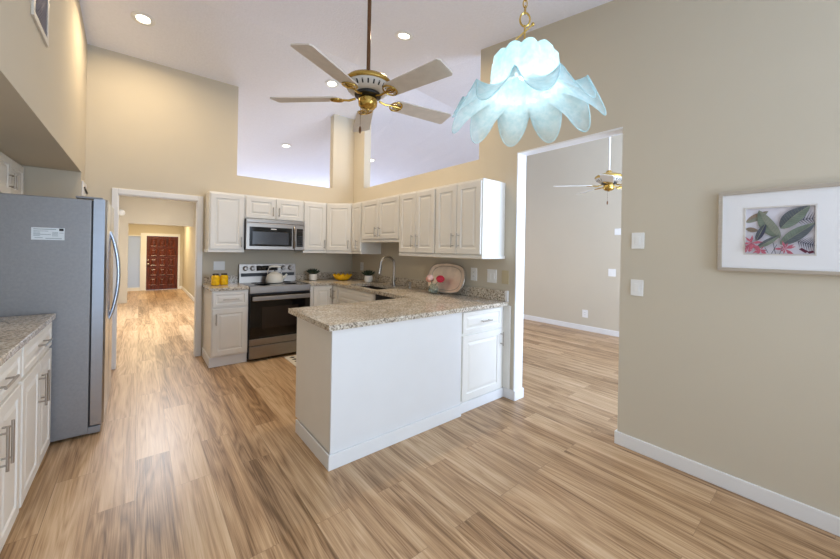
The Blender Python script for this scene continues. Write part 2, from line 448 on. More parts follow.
wall('wall_bulkhead', lambda m: m.prism([(Y0, 2.131), (4.88, 2.131), (4.88, 0), (YB, 0), (YB, ZB), (RIDGE_Y, RIDGE_Z+0.01), (Y0, cz(Y0)+0.01)], -1.1, -0.464, 'x'))
wall('wall_left', lambda m: m.box(-1.22, -1.1, Y0, YB, 0, 2.6))
wall('wall_living', lambda m: m.box(XLIV, XLIV+WT, Y0, Y1, 0, 3.6))
def f(m):
    m.box(-1.3, -0.21, Y1, Y1+WT, 0, 3.0); m.box(-0.21, 1.1, Y1, Y1+WT, 1.915, 3.0); m.box(1.1, 6.4, Y1, Y1+WT, 0, 3.6)
struct(wall('wall_hall_header', f))
wall('wall_hall_left', lambda m: m.box(-0.57, -0.45, YB+WT, Y1, 0, 2.7))
def f(m):
    m.prism([(YB+WT, 0), (Y1, 0), (Y1, cz(Y1)), (YB+WT, 2.369)], 1.1, 1.2, 'x'); m.box(1.1, 1.2, Y1+WT, 13.6, 0, 2.4)
wall('wall_hall_right', f)
YE = 13.6
def f(m):
    m.box(-1.2, -0.30, YE, YE+WT, 0, 2.4); m.box(-0.30, 0.05, YE, YE+WT, 1.70, 2.4); m.box(-0.30, 0.05, YE, YE+WT, 0, 0.06); m.box(0.05, 0.172, YE, YE+WT, 0, 2.4)
    m.box(0.172, 0.981, YE, YE+WT, 1.694, 2.4); m.box(0.981, 1.2, YE, YE+WT, 0, 2.4)
wall('wall_entry', f)
wall('wall_foyer_left', lambda m: m.box(-1.3, -1.2, Y1+WT, YE+WT, 0, 2.4))
struct(MB().box(-1.3, 1.2, Y1+WT, YE+WT, 2.4, 2.5).build('ceiling_foyer', 'ceil', origin=(0, 0, 0)))

BH, BT = 0.093, 0.015
def bb(name, *boxes):
    m = MB()
    for b in boxes: m.box(*b, bev=0.004)
    return struct(m.build(name, 'white', origin=(0, 0, 0)))
bb('baseboard_right', (XR-BT, XR, Y0, 1.031+BT, 0, BH), (XR, XR+WT, 1.031, 1.031+BT, 0, BH))
bb('baseboard_stub', (XR-BT, XR+WT+BT, 1.946-BT-0.012, 1.946, 0, BH), (XR-BT, XR, 1.946, 2.06, 0, BH))
bb('baseboard_living', (XLIV-BT, XLIV, Y0, Y1, 0, BH))
bb('baseboard_hall', (1.1-BT, 1.1, YB+WT, YE, 0, BH), (1.03, 1.1-BT, YE-BT, YE, 0, BH))
# white lining of the living room opening
m = MB(); m.box(XR-0.006, XR+WT+0.006, 1.934, 1.946, BH, 2.343); m.box(XR-0.006, XR+WT+0.006, 1.031, 1.934, 2.331, 2.343)
struct(m.build('trim_1', 'white', origin=(0, 0, 0)))
# door casing of the hall opening, with lining
m = MB(); T = 0.018
m.box(-0.246, DX0+0.005, YB-T, YB, 0, 2.039, 0.004); m.box(DX1-0.005, 0.627, YB-T, YB, 0, 2.039, 0.004); m.box(DX0+0.005, DX1-0.005, YB-T, YB, DZ-0.005, 2.039, 0.004)
m.box(DX0, DX0+0.012, YB, YB+WT, 0, DZ); m.box(DX1-0.012, DX1, YB, YB+WT, 0, DZ); m.box(DX0+0.012, DX1-0.012, YB, YB+WT, DZ-0.012, DZ)
struct(m.build('trim_2', 'white', origin=(0, 0, 0)))
# white board at the end of the fridge alcove
m = MB(); m.box(-0.463, -0.449, 4.89, 5.16, 0, 2.045, 0.003)
t3 = struct(m.build('trim_3', 'white', origin=(0, 0, 0)))
MB().tube([(-0.445, 4.93, 1.985), (-0.440, 5.12, 1.945)], 0.008, 8).build('latch', 'dark', t3)
# entry door and sidelight at the far end
d1 = MB()
fr = Fr((0.176, YE-0.002, 0.012), (1, 0, 0), (0, -1, 0))
W, H = 0.80, 1.676
d1.fbox(fr, 0, W, 0, H, -0.045, 0.0)
d1 = struct(d1.build('door_1', 'mahogany', origin=(0.576, YE, 0)))
for i in range(3):
    for j in range(5):
        u0 = 0.075+i*0.225; w0 = 0.12+j*0.305
        MB().rings_rect(fr, u0, u0+0.20, w0, w0+0.26, [(0, 0.0), (0.006, 0.014), (0.022, 0.014), (0.045, 0.004), (0.07, 0.016)]).build('panel', 'mahogany', d1)
MB().lathe(fr.p(0.045, 0.80, 0), [(0.026, 0), (0.026, 0.008), (0.012, 0.012), (0.012, 0.04), (0.028, 0.05), (0.028, 0.07), (0.012, 0.08)], 16, (0, -1, 0)).build('knob', 'nickel', d1, True)
MB().lathe(fr.p(0.045, 0.92, 0), [(0.022, 0), (0.022, 0.014), (0.012, 0.02)], 16, (0, -1, 0)).build('deadbolt', 'nickel', d1, True)
m = MB(); m.box(0.09, 0.174, YE-0.02, YE, 0, 1.775); m.box(0.978, 1.03, YE-0.02, YE, 0, 1.775); m.box(0.174, 0.978, YE-0.02, YE, 1.692, 1.775)
struct(m.build('trim_4', 'white', origin=(0, 0, 0)))
m = MB(); m.box(0.03, 0.09, YE-0.01, YE+0.05, 0.0, 1.775); m.box(-0.30, 0.03, YE-0.01, YE+0.05, 1.67, 1.70); m.box(-0.30, 0.03, YE-0.03, YE+0.05, 0.0, 0.10)
w1 = struct(m.build('window_1', 'white', origin=(-0.1, YE, 0)))
MB().box(-0.30, 0.03, YE+0.02, YE+0.03, 0.10, 1.67).build('pane', 'sidelight', w1)

# ------------------------------------------------------------------ cabinets
SLAB = [(0, 0.0), (0, 0.016), (0.003, 0.019)]
def raised(w, h):
    k = min(w, h); s = 0.055 if k > 0.22 else 0.032
    if k < 0.12: s = 0.024
    return SLAB + [(s, 0.019), (s+0.006, 0.011), (s+0.016, 0.011), (s+0.034, 0.018)]
def pull(fr, u, w, vert, length, parent, d0=0.019):
    m = MB(); h = length/2; r = 0.0055; so = 0.032
    A, B = ((u, w-h), (u, w+h)) if vert else ((u-h, w), (u+h, w))
    m.cyl(fr.p(*A, d0+so), fr.p(*B, d0+so), r, n=10)
    for q in (-1, 1):
        a = (u, w+q*h*0.72) if vert else (u+q*h*0.72, w)
        m.cyl(fr.p(*a, d0-0.001), fr.p(*a, d0+so), r*0.85, n=8)
    return m.build('handle', 'nickel', parent, True)
def front(cab, fr, kind, u0, u1, w0, w1, handle=None, hl=0.13, flat=False):
    m = MB(); m.rings_rect(fr, u0, u1, w0, w1, raised(u1-u0, w1-w0) if not flat else SLAB)
    o = m.build(kind, 'cab', cab)
    if handle: pull(fr, handle[1], handle[2], handle[0] == 'v', hl, o)
    return o
def cabinet(name, label, fr, w, h, depth, group=None, toe=0.0, rail=None, cat='cabinet', sidemat='cab'):
    """fr origin: lower left corner of the face at its base level"""
    t = thing(name, fr.p(w/2, 0, -depth/2), label, cat, group)
    m = MB(); g = 0.001
    m.fbox(fr, g, w-g, toe, h, -depth+g, 0, 0.0015)
    if toe: m.fbox(fr, g, w-g, 0, toe, -depth+g, -0.03)
    m.build('body', sidemat, t)
    if rail:
        r = MB(); r.fbox(fr, rail[0], w-rail[1], -0.032, 0.0, -depth+g, 0.014, 0.004); r.build('light_rail', 'cab', t)
    return t
ZU0, ZU1 = 1.364, 2.075          # wall cabinets (light rail hangs below)
HU = ZU1-ZU0
G = 0.012
BX = (1, 0, 0), (0, -1, 0)       # fronts of the back run look at -Y
RX = (0, -1, 0), (-1, 0, 0)      # fronts of the right run look at -X
YU = YB-0.33; XU = XR-0.33
gU = 'cream wall cabinets'
# back run
fr = Fr((0.65, YU, ZU0), *BX); w = 0.392
c = cabinet('wall_cabinet', 'cream single-door wall cabinet between the doorway casing and the microwave', fr, w, HU, 0.329, gU, rail=(-0.012, 0))
front(c, fr, 'door', G, w-G, 0.01, HU-0.02, ('v', w-0.04, 0.10))
fr = Fr((1.042, YU, 1.768), *BX); w = 0.76; h = ZU1-1.768
c = cabinet('wall_cabinet', 'short cream two-door wall cabinet directly above the microwave', fr, w, h, 0.329, gU)
front(c, fr, 'door', G, w/2-0.004, 0.012, h-0.02, ('v', w/2-0.038, 0.11), 0.12)
front(c, fr, 'door', w/2+0.004, w-G, 0.012, h-0.02, ('v', w/2+0.038, 0.11), 0.12)
fr = Fr((1.802, YU, ZU0), *BX); w = 0.348
c = cabinet('wall_cabinet', 'cream single-door wall cabinet just right of the microwave', fr, w, HU, 0.329, gU, rail=(0, 0))
front(c, fr, 'door', G, w-G, 0.01, HU-0.02, ('v', w-0.04, 0.10))
# diagonal corner
A = Vector((2.15, YU, ZU0)); B = Vector((XU, 4.565, ZU0)); U = (B-A).normalized(); D = Vector((U.y, -U.x, 0)); D = D if D.y < 0 else -D
fr = Fr(A, U, D); w = (B-A).length
t = thing('wall_cabinet', (2.5, 4.9, ZU0), 'cream diagonal corner wall cabinet with one door facing the room', 'cabinet', gU)
m = MB(); P = [(2.151, YB-0.001), (2.151, YU), (XU, 4.566), (XR-0.001, 4.566), (XR-0.001, YB-0.001)]
m.prism(P, ZU0, ZU1, 'z'); m.build('body', 'cab', t)
m = MB(); e = 0.010
m.prism([(2.151, YB-0.001), (2.151, YU-e), (XU-e, 4.566), (XR-0.001, 4.566), (XR-0.001, YB-0.001)], ZU0-0.032, ZU0, 'z'); m.build('light_rail', 'cab', t)
front(t, fr, 'door', G, w-G, 0.01, HU-0.02, ('v', w-0.045, 0.10))
# right run
fr = Fr((XU, 4.564, ZU0), *RX); w = 0.284
c = cabinet('wall_cabinet', 'narrow cream wall cabinet between the corner cabinet and the short one over the sink', fr, w, HU, 0.329, gU, rail=(0, 0))
front(c, fr, 'door', G, w-G, 0.01, HU-0.02, ('v', w-0.085, 0.10))
fr = Fr((XU, 4.28, 1.528), *RX); w = 0.917; h = ZU1-1.528
c = cabinet('wall_cabinet', 'short cream two-door wall cabinet above the sink faucet', fr, w, h, 0.329, gU, rail=(0, 0))
front(c, fr, 'door', 0.03, w/2-0.004, 0.01, h-0.02, ('v', w/2-0.045, 0.10))
front(c, fr, 'door', w/2+0.004, w-G, 0.01, h-0.02, ('v', w/2+0.045, 0.10))
for (ya, yb_, lab, rl) in ((3.363, 2.712, 'tall cream two-door wall cabinet right of the short one above the faucet', (0, 0)),
                           (2.711, 2.075, 'tall cream two-door wall cabinet at the near end of the right wall, white side showing', (0, -0.012))):
    fr = Fr((XU, ya, ZU0), *RX); w = ya-yb_
    c = cabinet('wall_cabinet', lab, fr, w, HU, 0.329, gU, rail=rl)
    front(c, fr, 'door', G, w/2-0.003, 0.01, HU-0.02, ('v', w/2-0.04, 0.14), 0.14)
    front(c, fr, 'door', w/2+0.003, w-G, 0.01, HU-0.02, ('v', w/2+0.04, 0.14), 0.14)
# base cabinets
CT = 0.922; CS = 0.036; HB = CT-CS-0.001
gB = 'cream base cabinets'
YF = YB-0.61
fr = Fr((0.65, YF, 0), *BX); w = 0.39
c = cabinet('base_cabinet', 'cream base cabinet with one drawer and one door between the doorway and the range', fr, w, HB, 0.609, gB, toe=0.115)
front(c, fr, 'drawer', G, w-G, 0.70, HB-0.012, ('h', w/2, 0.785), 0.17)
front(c, fr, 'door', G, w-G, 0.135, 0.675, ('v', 0.045, 0.56), 0.13)
m = MB(); m.box(0.638, 0.65, YF+0.03, YB-0.02, 0, 0.11, 0.003); m.box(0.638, 1.038, YF+0.018, YF+0.03, 0, 0.11, 0.003); m.build('toe_board', 'white', c)
fr = Fr((1.806, YF, 0), *BX); w = 0.343
c = cabinet('base_cabinet', 'narrow cream base cabinet between the range and the inside corner', fr, w, HB, 0.609, gB, toe=0.1)
front(c, fr, 'door', 0.05, w-0.03, 0.135, HB-0.012, ('v', w-0.06, 0.78), 0.13)
fr = Fr((2.15, 4.56, 0), *RX)
c = cabinet('base_cabinet', 'narrow cream base cabinet in the inside corner left of the sink cabinet', fr, 0.17, HB, 0.609, gB, toe=0.1)
front(c, fr, 'door', 0.02, 0.16, 0.135, HB-0.012, ('v', 0.09, 0.76), 0.13)
fr = Fr((2.15, 4.388, 0), *RX); w = 0.955
c = cabinet('sink_cabinet', 'cream sink base cabinet with a wide false drawer front below the sink', fr, w, 0.68, 0.609, gB, toe=0.1)
m = MB(); m.fbox(fr, 0.001, w-0.001, 0.68, HB, -0.02, 0); m.fbox(fr, 0.001, 0.02, 0.68, HB, -0.6, -0.02); m.fbox(fr, w-0.02, w-0.001, 0.68, HB, -0.6, -0.02); m.build('apron', 'cab', c)
front(c, fr, 'false_drawer', 0.02, w-0.02, 0.70, HB-0.012)
front(c, fr, 'door', 0.02, w/2-0.004, 0.135, 0.675, ('v', w/2-0.045, 0.56)); front(c, fr, 'door', w/2+0.004, w-0.02, 0.135, 0.675, ('v', w/2+0.045, 0.56))
# dishwasher
fr = Fr((2.15, 3.428, 0), *RX); w = 0.598
t = thing('dishwasher', (2.45, 3.13, 0), 'black dishwasher under the granite between sink cabinet and peninsula', 'dishwasher')
MB().fbox(fr, 0.003, w-0.003, 0.1, HB-0.004, -0.58, -0.02).build('body', 'dark', t)
MB().fbox(fr, 0.004, w-0.004, 0.12, 0.74, -0.02, 0.012, 0.004).build('door', 'black_glass', t)
p = MB().fbox(fr, 0.004, w-0.004, 0.745, HB-0.006, -0.02, 0.012, 0.004).build('control_panel', 'dark', t)
MB().fbox(fr, 0.04, w-0.04, 0, 0.1, -0.56, -0.06).build('toe_kick', 'dark', t)
m = MB(); m.cyl(fr.p(0.06, 0.70, 0.04), fr.p(w-0.06, 0.70, 0.04), 0.008); m.cyl(fr.p(0.09, 0.70, 0.01), fr.p(0.09, 0.70, 0.04), 0.006); m.cyl(fr.p(w-0.09, 0.70, 0.01), fr.p(w-0.09, 0.70, 0.04), 0.006); m.build('handle', 'nickel', t, True)
# peninsula with plain panels, and the drawer cabinet in its end by the wall
PX0, PX1, PY0, PY1 = 0.954, 2.135, 2.034, 2.66
t = thing('peninsula', ((PX0+PX1)/2, 2.35, 0), 'white panelled kitchen peninsula base below the speckled granite top', 'kitchen peninsula')
MB().box(PX0+0.012, PX1, PY0+0.012, 2.60, 0.0, HB).build('body', 'cab', t)
MB().box(PX0+0.001, PX1, PY0, PY0+0.011, 0.0, HB, 0.002).build('front_panel', 'panelw', t)
MB().box(PX0, PX0+0.011, PY0+0.012, PY1, 0.10, HB, 0.002).build('end_panel', 'cab', t)
m = MB(); m.box(PX0-0.014, PX1, PY0-0.014, PY0-0.0005, 0, 0.098, 0.004); m.box(PX0-0.014, PX0-0.0005, PY0-0.0005, 2.615, 0, 0.098, 0.004); m.build('baseboard', 'white', t)
fr = Fr((PX1+0.002, 2.062, 0), *BX); w = 0.605
c = cabinet('base_cabinet', 'white base cabinet with one drawer and one door at the wall end of the peninsula', fr, w, HB, 0.545, gB, toe=0.0)
front(c, fr, 'drawer', 0.028, w-0.05, 0.688, HB-0.012, ('h', 0.315, 0.775), 0.13)
front(c, fr, 'door', 0.028, w-0.05, 0.105, 0.668, ('v', w-0.062, 0.575), 0.13)
m = MB(); m.fbox(fr, 0, w, 0, 0.088, 0.0005, 0.014, 0.004); m.build('baseboard', 'white', c)
MB().box(PX1+0.002+w+0.001, XR-0.001, 1.985, 2.6, 0.096, HB, 0.002).build('filler_strip', 'cab', c)

# ------------------------------------------------------------------ granite worktops
def topbox(m, *b): m.box(*b, bev=0.004)
t = MB(); t.box(0.632, 1.041, YF-0.025, YB-0.001, CT-CS, CT, 0.005)
t = tag(t.build('worktop', 'granite'), 'short speckled granite worktop with yellow jars left of the range', 'worktop', 'granite worktops')
MB().box(0.65, 1.04, YB-0.022, YB-0.001, CT+0.0005, CT+0.10, 0.003).build('backsplash', 'granite', t)
SX0, SX1, SY0, SY1 = 2.205, 2.545, 3.50, 4.22
m = MB()
z0, z1 = CT-CS, CT
y1 = YB-0.001; x1 = XR-0.001; xf = 2.125; yf = YF-0.025
m.box(1.804, xf, yf, y1, z0, z1); m.box(xf, x1, SY1, y1, z0, z1); m.box(xf, SX0, SY0, SY1, z0, z1); m.box(SX1, x1, SY0, SY1, z0, z1)
m.box(xf, x1, 2.77, SY0, z0, z1); m.box(0.924, x1, 2.012, 2.77, z0, z1)
m.mi = 0
t = tag(m.build('worktop', 'granite', origin=(2.2, 3.0, z0)), 'long speckled granite worktop running from the range round the sink and over the peninsula', 'worktop', 'granite worktops')
MB().box(1.806, XR-0.024, YB-0.022, YB-0.001, CT+0.0005, CT+0.10, 0.003).box(XR-0.022, XR-0.001, 2.045, YB-0.024, CT+0.0005, CT+0.10, 0.003).build('backsplash', 'granite', t)
MB().box(XR-0.024, XR-0.001, 2.014, 2.044, CT+0.0005, CT+0.105, 0.003).build('end_block', 'white', t)
m = MB(); m.box(-1.098, -0.44, 1.6, 3.43, z0, z1, 0.005)
t = tag(m.build('worktop', 'granite'), 'beige granite worktop along the left wall, ending at the refrigerator', 'worktop', 'granite worktops')
MB().box(-1.098, -1.078, 1.6, 3.43, CT+0.0005, CT+0.10, 0.003).build('backsplash', 'granite', t)
# left base cabinets
LX = (0, 1, 0), (1, 0, 0)
for (ya, yb_, lab) in ((2.625, 3.40, 'white base cabinet under the left worktop, the one touching the refrigerator'),
                       (1.845, 2.622, 'white base cabinet under the left worktop, cut by the left edge of the photo')):
    fr = Fr((-0.47, ya, 0), *LX); w = yb_-ya
    c = cabinet('base_cabinet', lab, fr, w, HB, 0.625, gB, toe=0.05)
    front(c, fr, 'drawer', 0.02, w-0.012, 0.715, HB-0.012, ('h', w/2+0.04, 0.80), 0.19)
    front(c, fr, 'door', 0.02, w*0.53, 0.045, 0.695, ('v', w*0.53-0.035, 0.53), 0.19)
    front(c, fr, 'door', w*0.53+0.005, w-0.012, 0.045, 0.695, ('v', w*0.53+0.04, 0.53), 0.19)

# over-fridge cabinet
fr = Fr((-0.865, 3.97, 1.79), *LX); w = 0.905; h = 2.131-1.79-0.002
c = cabinet('wall_cabinet', 'white two-door cabinet tucked under the soffit above the refrigerator', fr, w, h, 0.233, gU)
front(c, fr, 'door', G, w/2-0.003, 0.01, h-0.02, ('v', w/2-0.035, 0.13), 0.13)
front(c, fr, 'door', w/2+0.003, w-G, 0.01, h-0.02, ('v', w/2+0.035, 0.13), 0.13)

# ------------------------------------------------------------------ refrigerator
t = thing('refrigerator', (-0.62, 3.91, 0), 'large steel refrigerator with a grey side and a bowed door handle', 'refrigerator')
FY0, FY1 = 3.457, 4.365
MB().box(-1.06, -0.272, FY0, FY1, 0.02, 1.728, 0.006).build('body', 'fridge_side', t)
MB().box(-0.275, -0.205, FY0+0.01, FY1-0.01, 0.012, 0.062, 0.004).build('base_grille', 'fridge_side', t)
dm = [MB(), MB()]
for k, (a, b) in enumerate(((FY0, 3.909), (3.913, FY1))):
    q = MB(); P = [(-0.262, a), (-0.262, b), (-0.20, b), (-0.188, b-0.02), (-0.188, a+0.02), (-0.20, a)]
    q.prism(P, 0.075, 1.735, 'z'); o = q.build('door', 'fridge_front', t)
    yy = 3.875 if k == 0 else 3.947
    pts = []
    for i in range(17):
        s = i/16; z = 0.78+s*0.73; pts.append((-0.19+0.056*math.sin(PI*s)**0.8+0.001, yy, z))
    MB().tube(pts, 0.012, 10).build('handle', 'fridge_front', o, True)
MB().box(-0.36, -0.215, FY0+0.03, FY0+0.11, 1.736, 1.752, 0.005).build('hinge_cover', 'fridge_side', t)
MB().box(-0.36, -0.215, FY1-0.11, FY1-0.03, 1.736, 1.752, 0.005).build('hinge_cover', 'fridge_side', t)
MB().box(-0.272, -0.262, FY0+0.012, FY1-0.012, 0.08, 1.725).build('door_gasket', 'dark', t)
# spec sticker on the side
sx0, sx1, sz0, sz1 = -0.566, -0.408, 1.428, 1.512
m = MB(); m.box(sx0, sx1, FY0-0.0012, FY0, sz0, sz1)
k = m.build('spec_sticker', 'sticker', t)
m = MB()
def ln(a, b, z, hgt): m.box(sx0+a*(sx1-sx0), sx0+b*(sx1-sx0), FY0-0.0018, FY0-0.001, sz0+z*(sz1-sz0), sz0+(z+hgt)*(sz1-sz0))
for a, b, z, hgt in ((0.06, 0.74, 0.84, 0.06), (0.06, 0.5, 0.70, 0.04), (0.06, 0.26, 0.60, 0.04), (0.06, 0.26, 0.50, 0.04), (0.06, 0.58, 0.42, 0.04), (0.06, 0.26, 0.32, 0.04), (0.62, 0.8, 0.62, 0.04), (0.62, 0.8, 0.52, 0.04), (0.62, 0.8, 0.42, 0.04), (0.62, 0.8, 0.32, 0.04), (0.84, 0.97, 0.57, 0.03), (0.1, 0.34, 0.15, 0.04), (0.42, 0.92, 0.10, 0.05)): ln(a, b, z, hgt)
m.mi = 1; m.box(sx0+0.83*(sx1-sx0), sx0+0.97*(sx1-sx0), FY0-0.0018, FY0-0.001, sz0+0.76*(sz1-sz0), sz0+0.96*(sz1-sz0))
m.build('printed_lines', ['ink', 'ink2'], k)

# ------------------------------------------------------------------ range
t = thing('range', (1.422, 4.84, 0), 'stainless steel electric range with a black oven door', 'range')
RX0, RX1, RF = 1.046, 1.80, 4.545
MB().box(RX0, RX1, RF, YB-0.004, 0.03, 0.905).build('body', 'dark', t)
ck = MB().box(RX0, RX1, RF-0.01, YB-0.075, 0.906, 0.918, 0.003).build('cooktop', 'black_glass', t)
for bx, by, br in ((1.24, 4.74, 0.10), (1.60, 4.74, 0.085), (1.24, 4.99, 0.075), (1.60, 4.99, 0.095)):
    MB().lathe((bx, by, 0.918), [(br-0.004, 0.0), (br-0.004, 0.0006), (br, 0.0006), (br, 0)], 32).build('burner_ring', 'mw_window', ck)
fr = Fr((RX0, RF, 0), *BX); w = RX1-RX0
MB().fbox(fr, 0, w, 0.835, 0.919, 0.0, 0.022, 0.005).build('front_trim', 'steel', t)
d = MB().fbox(fr, 0.004, w-0.004, 0.275, 0.822, 0.0, 0.028, 0.004).build('oven_door', 'black_glass', t)
MB().fbox(fr, 0.004, w-0.004, 0.195, 0.2735, 0.0, 0.029, 0.003).build('door_trim', 'steel', t)
MB().fbox(fr, 0.14, w-0.16, 0.40, 0.66, 0.0275, 0.0295).build('window', 'win_glass', d)
m = MB(); m.fbox(fr, 0.02, w-0.02, 0.745, 0.80, 0.055, 0.08, 0.009); m.fbox(fr, 0.03, 0.06, 0.755, 0.79, 0.027, 0.056); m.fbox(fr, w-0.06, w-0.03, 0.755, 0.79, 0.027, 0.056); m.build('handle', 'steel', d)
MB().fbox(fr, 0.004, w-0.004, 0.035, 0.185, 0.0, 0.03, 0.005).build('drawer', 'steel', t)
g = MB().prism([(5.10, 0.918), (YB-0.004, 0.918), (YB-0.004, 1.165), (5.125, 1.165)], RX0, RX1, 'x').build('backguard', 'steel', t)
bf = Fr((RX0, 5.112, 0), *BX)
MB().fbox(bf, 0.02, w-0.02, 1.0, 1.045, -0.01, 0.006).build('control_band', 'dark', g)
MB().fbox(bf, 0.215, 0.50, 1.075, 1.145, -0.02, -0.004).build('display', 'black_glass', g)
for ku in (0.075, 0.165, 0.575, 0.675):
    k = MB().lathe(bf.p(ku, 1.11, -0.012), [(0.034, 0), (0.034, 0.008), (0.026, 0.012), (0.024, 0.032), (0.019, 0.036)], 20, (0, -1, 0)).build('knob', 'steel', g, True)
    MB().fbox(bf, ku-0.003, ku+0.003, 1.11, 1.13, 0.022, 0.0255).build('pointer', 'dark', k)

# ------------------------------------------------------------------ microwave
MZ0, MZ1, MF = 1.366, 1.766, 4.79
t = thing('microwave', (1.422, 4.98, MZ0), 'stainless over-the-range microwave with a dark window', 'microwave')
MB().box(1.046, 1.798, MF, YB-0.003, MZ0, MZ1, 0.003).build('body', 'dark', t)
fr = Fr((1.046, MF, MZ0), *BX); w = 0.752; h = MZ1-MZ0
MB().fbox(fr, 0.0, w, h-0.045, h, 0.0, 0.02, 0.003).build('vent_grille', 'steel', t)
d = MB().fbox(fr, 0.0, 0.615, 0.006, h-0.048, 0.0, 0.02, 0.004).build('door', 'steel', t)
p = MB().fbox(fr, 0.04, 0.575, 0.05, h-0.10, 0.019, 0.0225, 0.001).build('window_border', 'black_glass', d)
MB().fbox(fr, 0.075, 0.53, 0.075, h-0.16, 0.0222, 0.0238).build('window', 'mw_window', p)
MB().fbox(fr, 0.30, 0.37, h-0.128, h-0.116, 0.0222, 0.0234).build('maker_mark', 'plate', p)
pts = [fr.p(0.605, 0.03+(h-0.11)*i/12, 0.02+0.045*math.sin(PI*i/12)**0.6) for i in range(13)]
MB().tube(pts, 0.013, 10).build('handle', 'steel', d, True)
c = MB().fbox(fr, 0.618, w, 0.006, h-0.048, 0.0, 0.02, 0.003).build('control_frame', 'steel', t)
k = MB().fbox(fr, 0.64, w-0.025, 0.05, h-0.10, 0.019, 0.0225, 0.001).build('control_panel', 'black_glass', c)
m = MB()
for i in range(3):
    for j in range(5): m.fbox(fr, 0.652+i*0.025, 0.668+i*0.025, 0.065+j*0.03, 0.080+j*0.03, 0.0222, 0.0232)
m.build('keypad', 'mw_window', k)
MB().fbox(fr, 0.65, w-0.035, h-0.15, h-0.12, 0.0222, 0.0232).build('display', 'win_glass', k)

# ------------------------------------------------------------------ sink and faucet
t = thing('kitchen_sink', (2.375, 3.86, CT-0.235), 'dark undermount kitchen sink set in the granite', 'sink')
m = MB(); zt = CT-CS-0.001; zb = zt-0.19; q = 0.012
m.box(SX0-q, SX1+q, SY0-q, SY1+q, zb-q, zb); m.box(SX0-q, SX0, SY0-q, SY1+q, zb, zt); m.box(SX1, SX1+q, SY0-q, SY1+q, zb, zt); m.box(SX0, SX1, SY0-q, SY0, zb, zt); m.box(SX0, SX1, SY1, SY1+q, zb, zt)
m.build('basin', 'sink', t)
MB().lathe((2.375, 3.86, zb), [(0.045, 0), (0.045, 0.003), (0.03, 0.003), (0.03, 0.001)], 24).build('drain', 'nickel', t, True)
FX, FYY = 2.612, 3.735
t = thing('faucet', (FX, FYY, CT), 'gooseneck pull-down kitchen faucet behind the sink', 'faucet')
MB().lathe((FX, FYY, CT), [(0.032, 0), (0.032, 0.012), (0.022, 0.02), (0.022, 0.11), (0.016, 0.13), (0.013, 0.14)], 20).build('base', 'nickel', t, True)
pts = [(FX, FYY, CT+0.13), (FX, FYY, CT+0.25)]
R = 0.105
for i in range(0, 13):
    a = PI*i/12*1.03; pts.append((FX-R+R*math.cos(a), FYY, CT+0.28+R*math.sin(a)))
MB().tube(pts, 0.0145, 12).build('spout', 'nickel', t, True)
e = Vector(pts[-1])
MB().lathe(e+Vector((0, 0, 0.012)), [(0.0145, 0), (0.0165, 0.03), (0.020, 0.10), (0.018, 0.115)], 16, (-0.18, 0, -1)).build('spray_head', 'nickel', t, True)
MB().tube([(FX, FYY-0.02, CT+0.07), (FX, FYY-0.05, CT+0.075), (FX-0.01, FYY-0.09, CT+0.12)], [0.013, 0.009, 0.006], 10).build('lever', 'nickel', t, True)
m = MB(); m.lathe((2.64, 3.42, CT), [(0.022, 0), (0.022, 0.008), (0.014, 0.014), (0.014, 0.055), (0.018, 0.06), (0.018, 0.075), (0.008, 0.08)], 16)
sd = thing('soap_dispenser', (2.64, 3.42, CT), 'small nickel soap dispenser on the granite right of the faucet', 'soap dispenser')
m.build('body', 'nickel', sd, True)
MB().tube([(2.64, 3.42, CT+0.07), (2.615, 3.42, CT+0.082), (2.58, 3.42, CT+0.078)], 0.006, 8).build('nozzle', 'nickel', sd, True)

# ------------------------------------------------------------------ counter things
def jar(x, y, label):
    t = thing('jar', (x, y, CT), label, 'jar', 'yellow jars')
    MB().lathe((x, y, CT+0.0005), [(0.036, 0), (0.044, 0.006), (0.046, 0.02), (0.046, 0.10), (0.040, 0.118), (0.034, 0.124)], 20, f=lambda a, k: 1+0.035*math.cos(8*a)).build('body', 'yellow', t, True)
    MB().lathe((x, y, CT+0.1245), [(0.034, 0), (0.035, 0.004), (0.035, 0.018), (0.031, 0.021)], 20).build('lid', 'yellow_lid', t, True)
jar(0.735, 4.88, 'yellow glass jar with a dark lid, the one nearer the doorway')
jar(0.832, 4.90, 'yellow glass jar with a dark lid, the one nearer the range')
kx, ky, kz = 1.45, 4.93, 0.9195
t = thing('kettle', (kx, ky, kz), 'cream enamel tea kettle standing on the range cooktop', 'kettle')
MB().lathe((kx, ky, kz), [(0.098, 0), (0.112, 0.006), (0.116, 0.03), (0.113, 0.07), (0.098, 0.108), (0.07, 0.130), (0.05, 0.136)], 32).build('body', 'kettle', t, True)
l = MB().lathe((kx, ky, kz+0.1365), [(0.05, 0), (0.05, 0.004), (0.035, 0.014), (0.014, 0.018)], 24).build('lid', 'kettle', t, True)
MB().lathe((kx, ky, kz+0.154), [(0.008, 0), (0.008, 0.012), (0.015, 0.018), (0.013, 0.03), (0.004, 0.034)], 16).build('knob', 'dark', l, True)
MB().tube([(kx+0.10, ky-0.02, kz+0.06), (kx+0.13, ky-0.03, kz+0.085), (kx+0.155, ky-0.035, kz+0.118)], [0.022, 0.016, 0.011], 12).build('spout', 'kettle', t, True)
h = MB().tube([(kx-0.09, ky, kz+0.115), (kx-0.095, ky, kz+0.15), (kx-0.075, ky, kz+0.20), (kx-0.05, ky, kz+0.219), (kx+0.05, ky, kz+0.219), (kx+0.075, ky, kz+0.20), (kx+0.095, ky, kz+0.15), (kx+0.09, ky, kz+0.115)], 0.006, 8).build('handle', 'nickel', t, True)
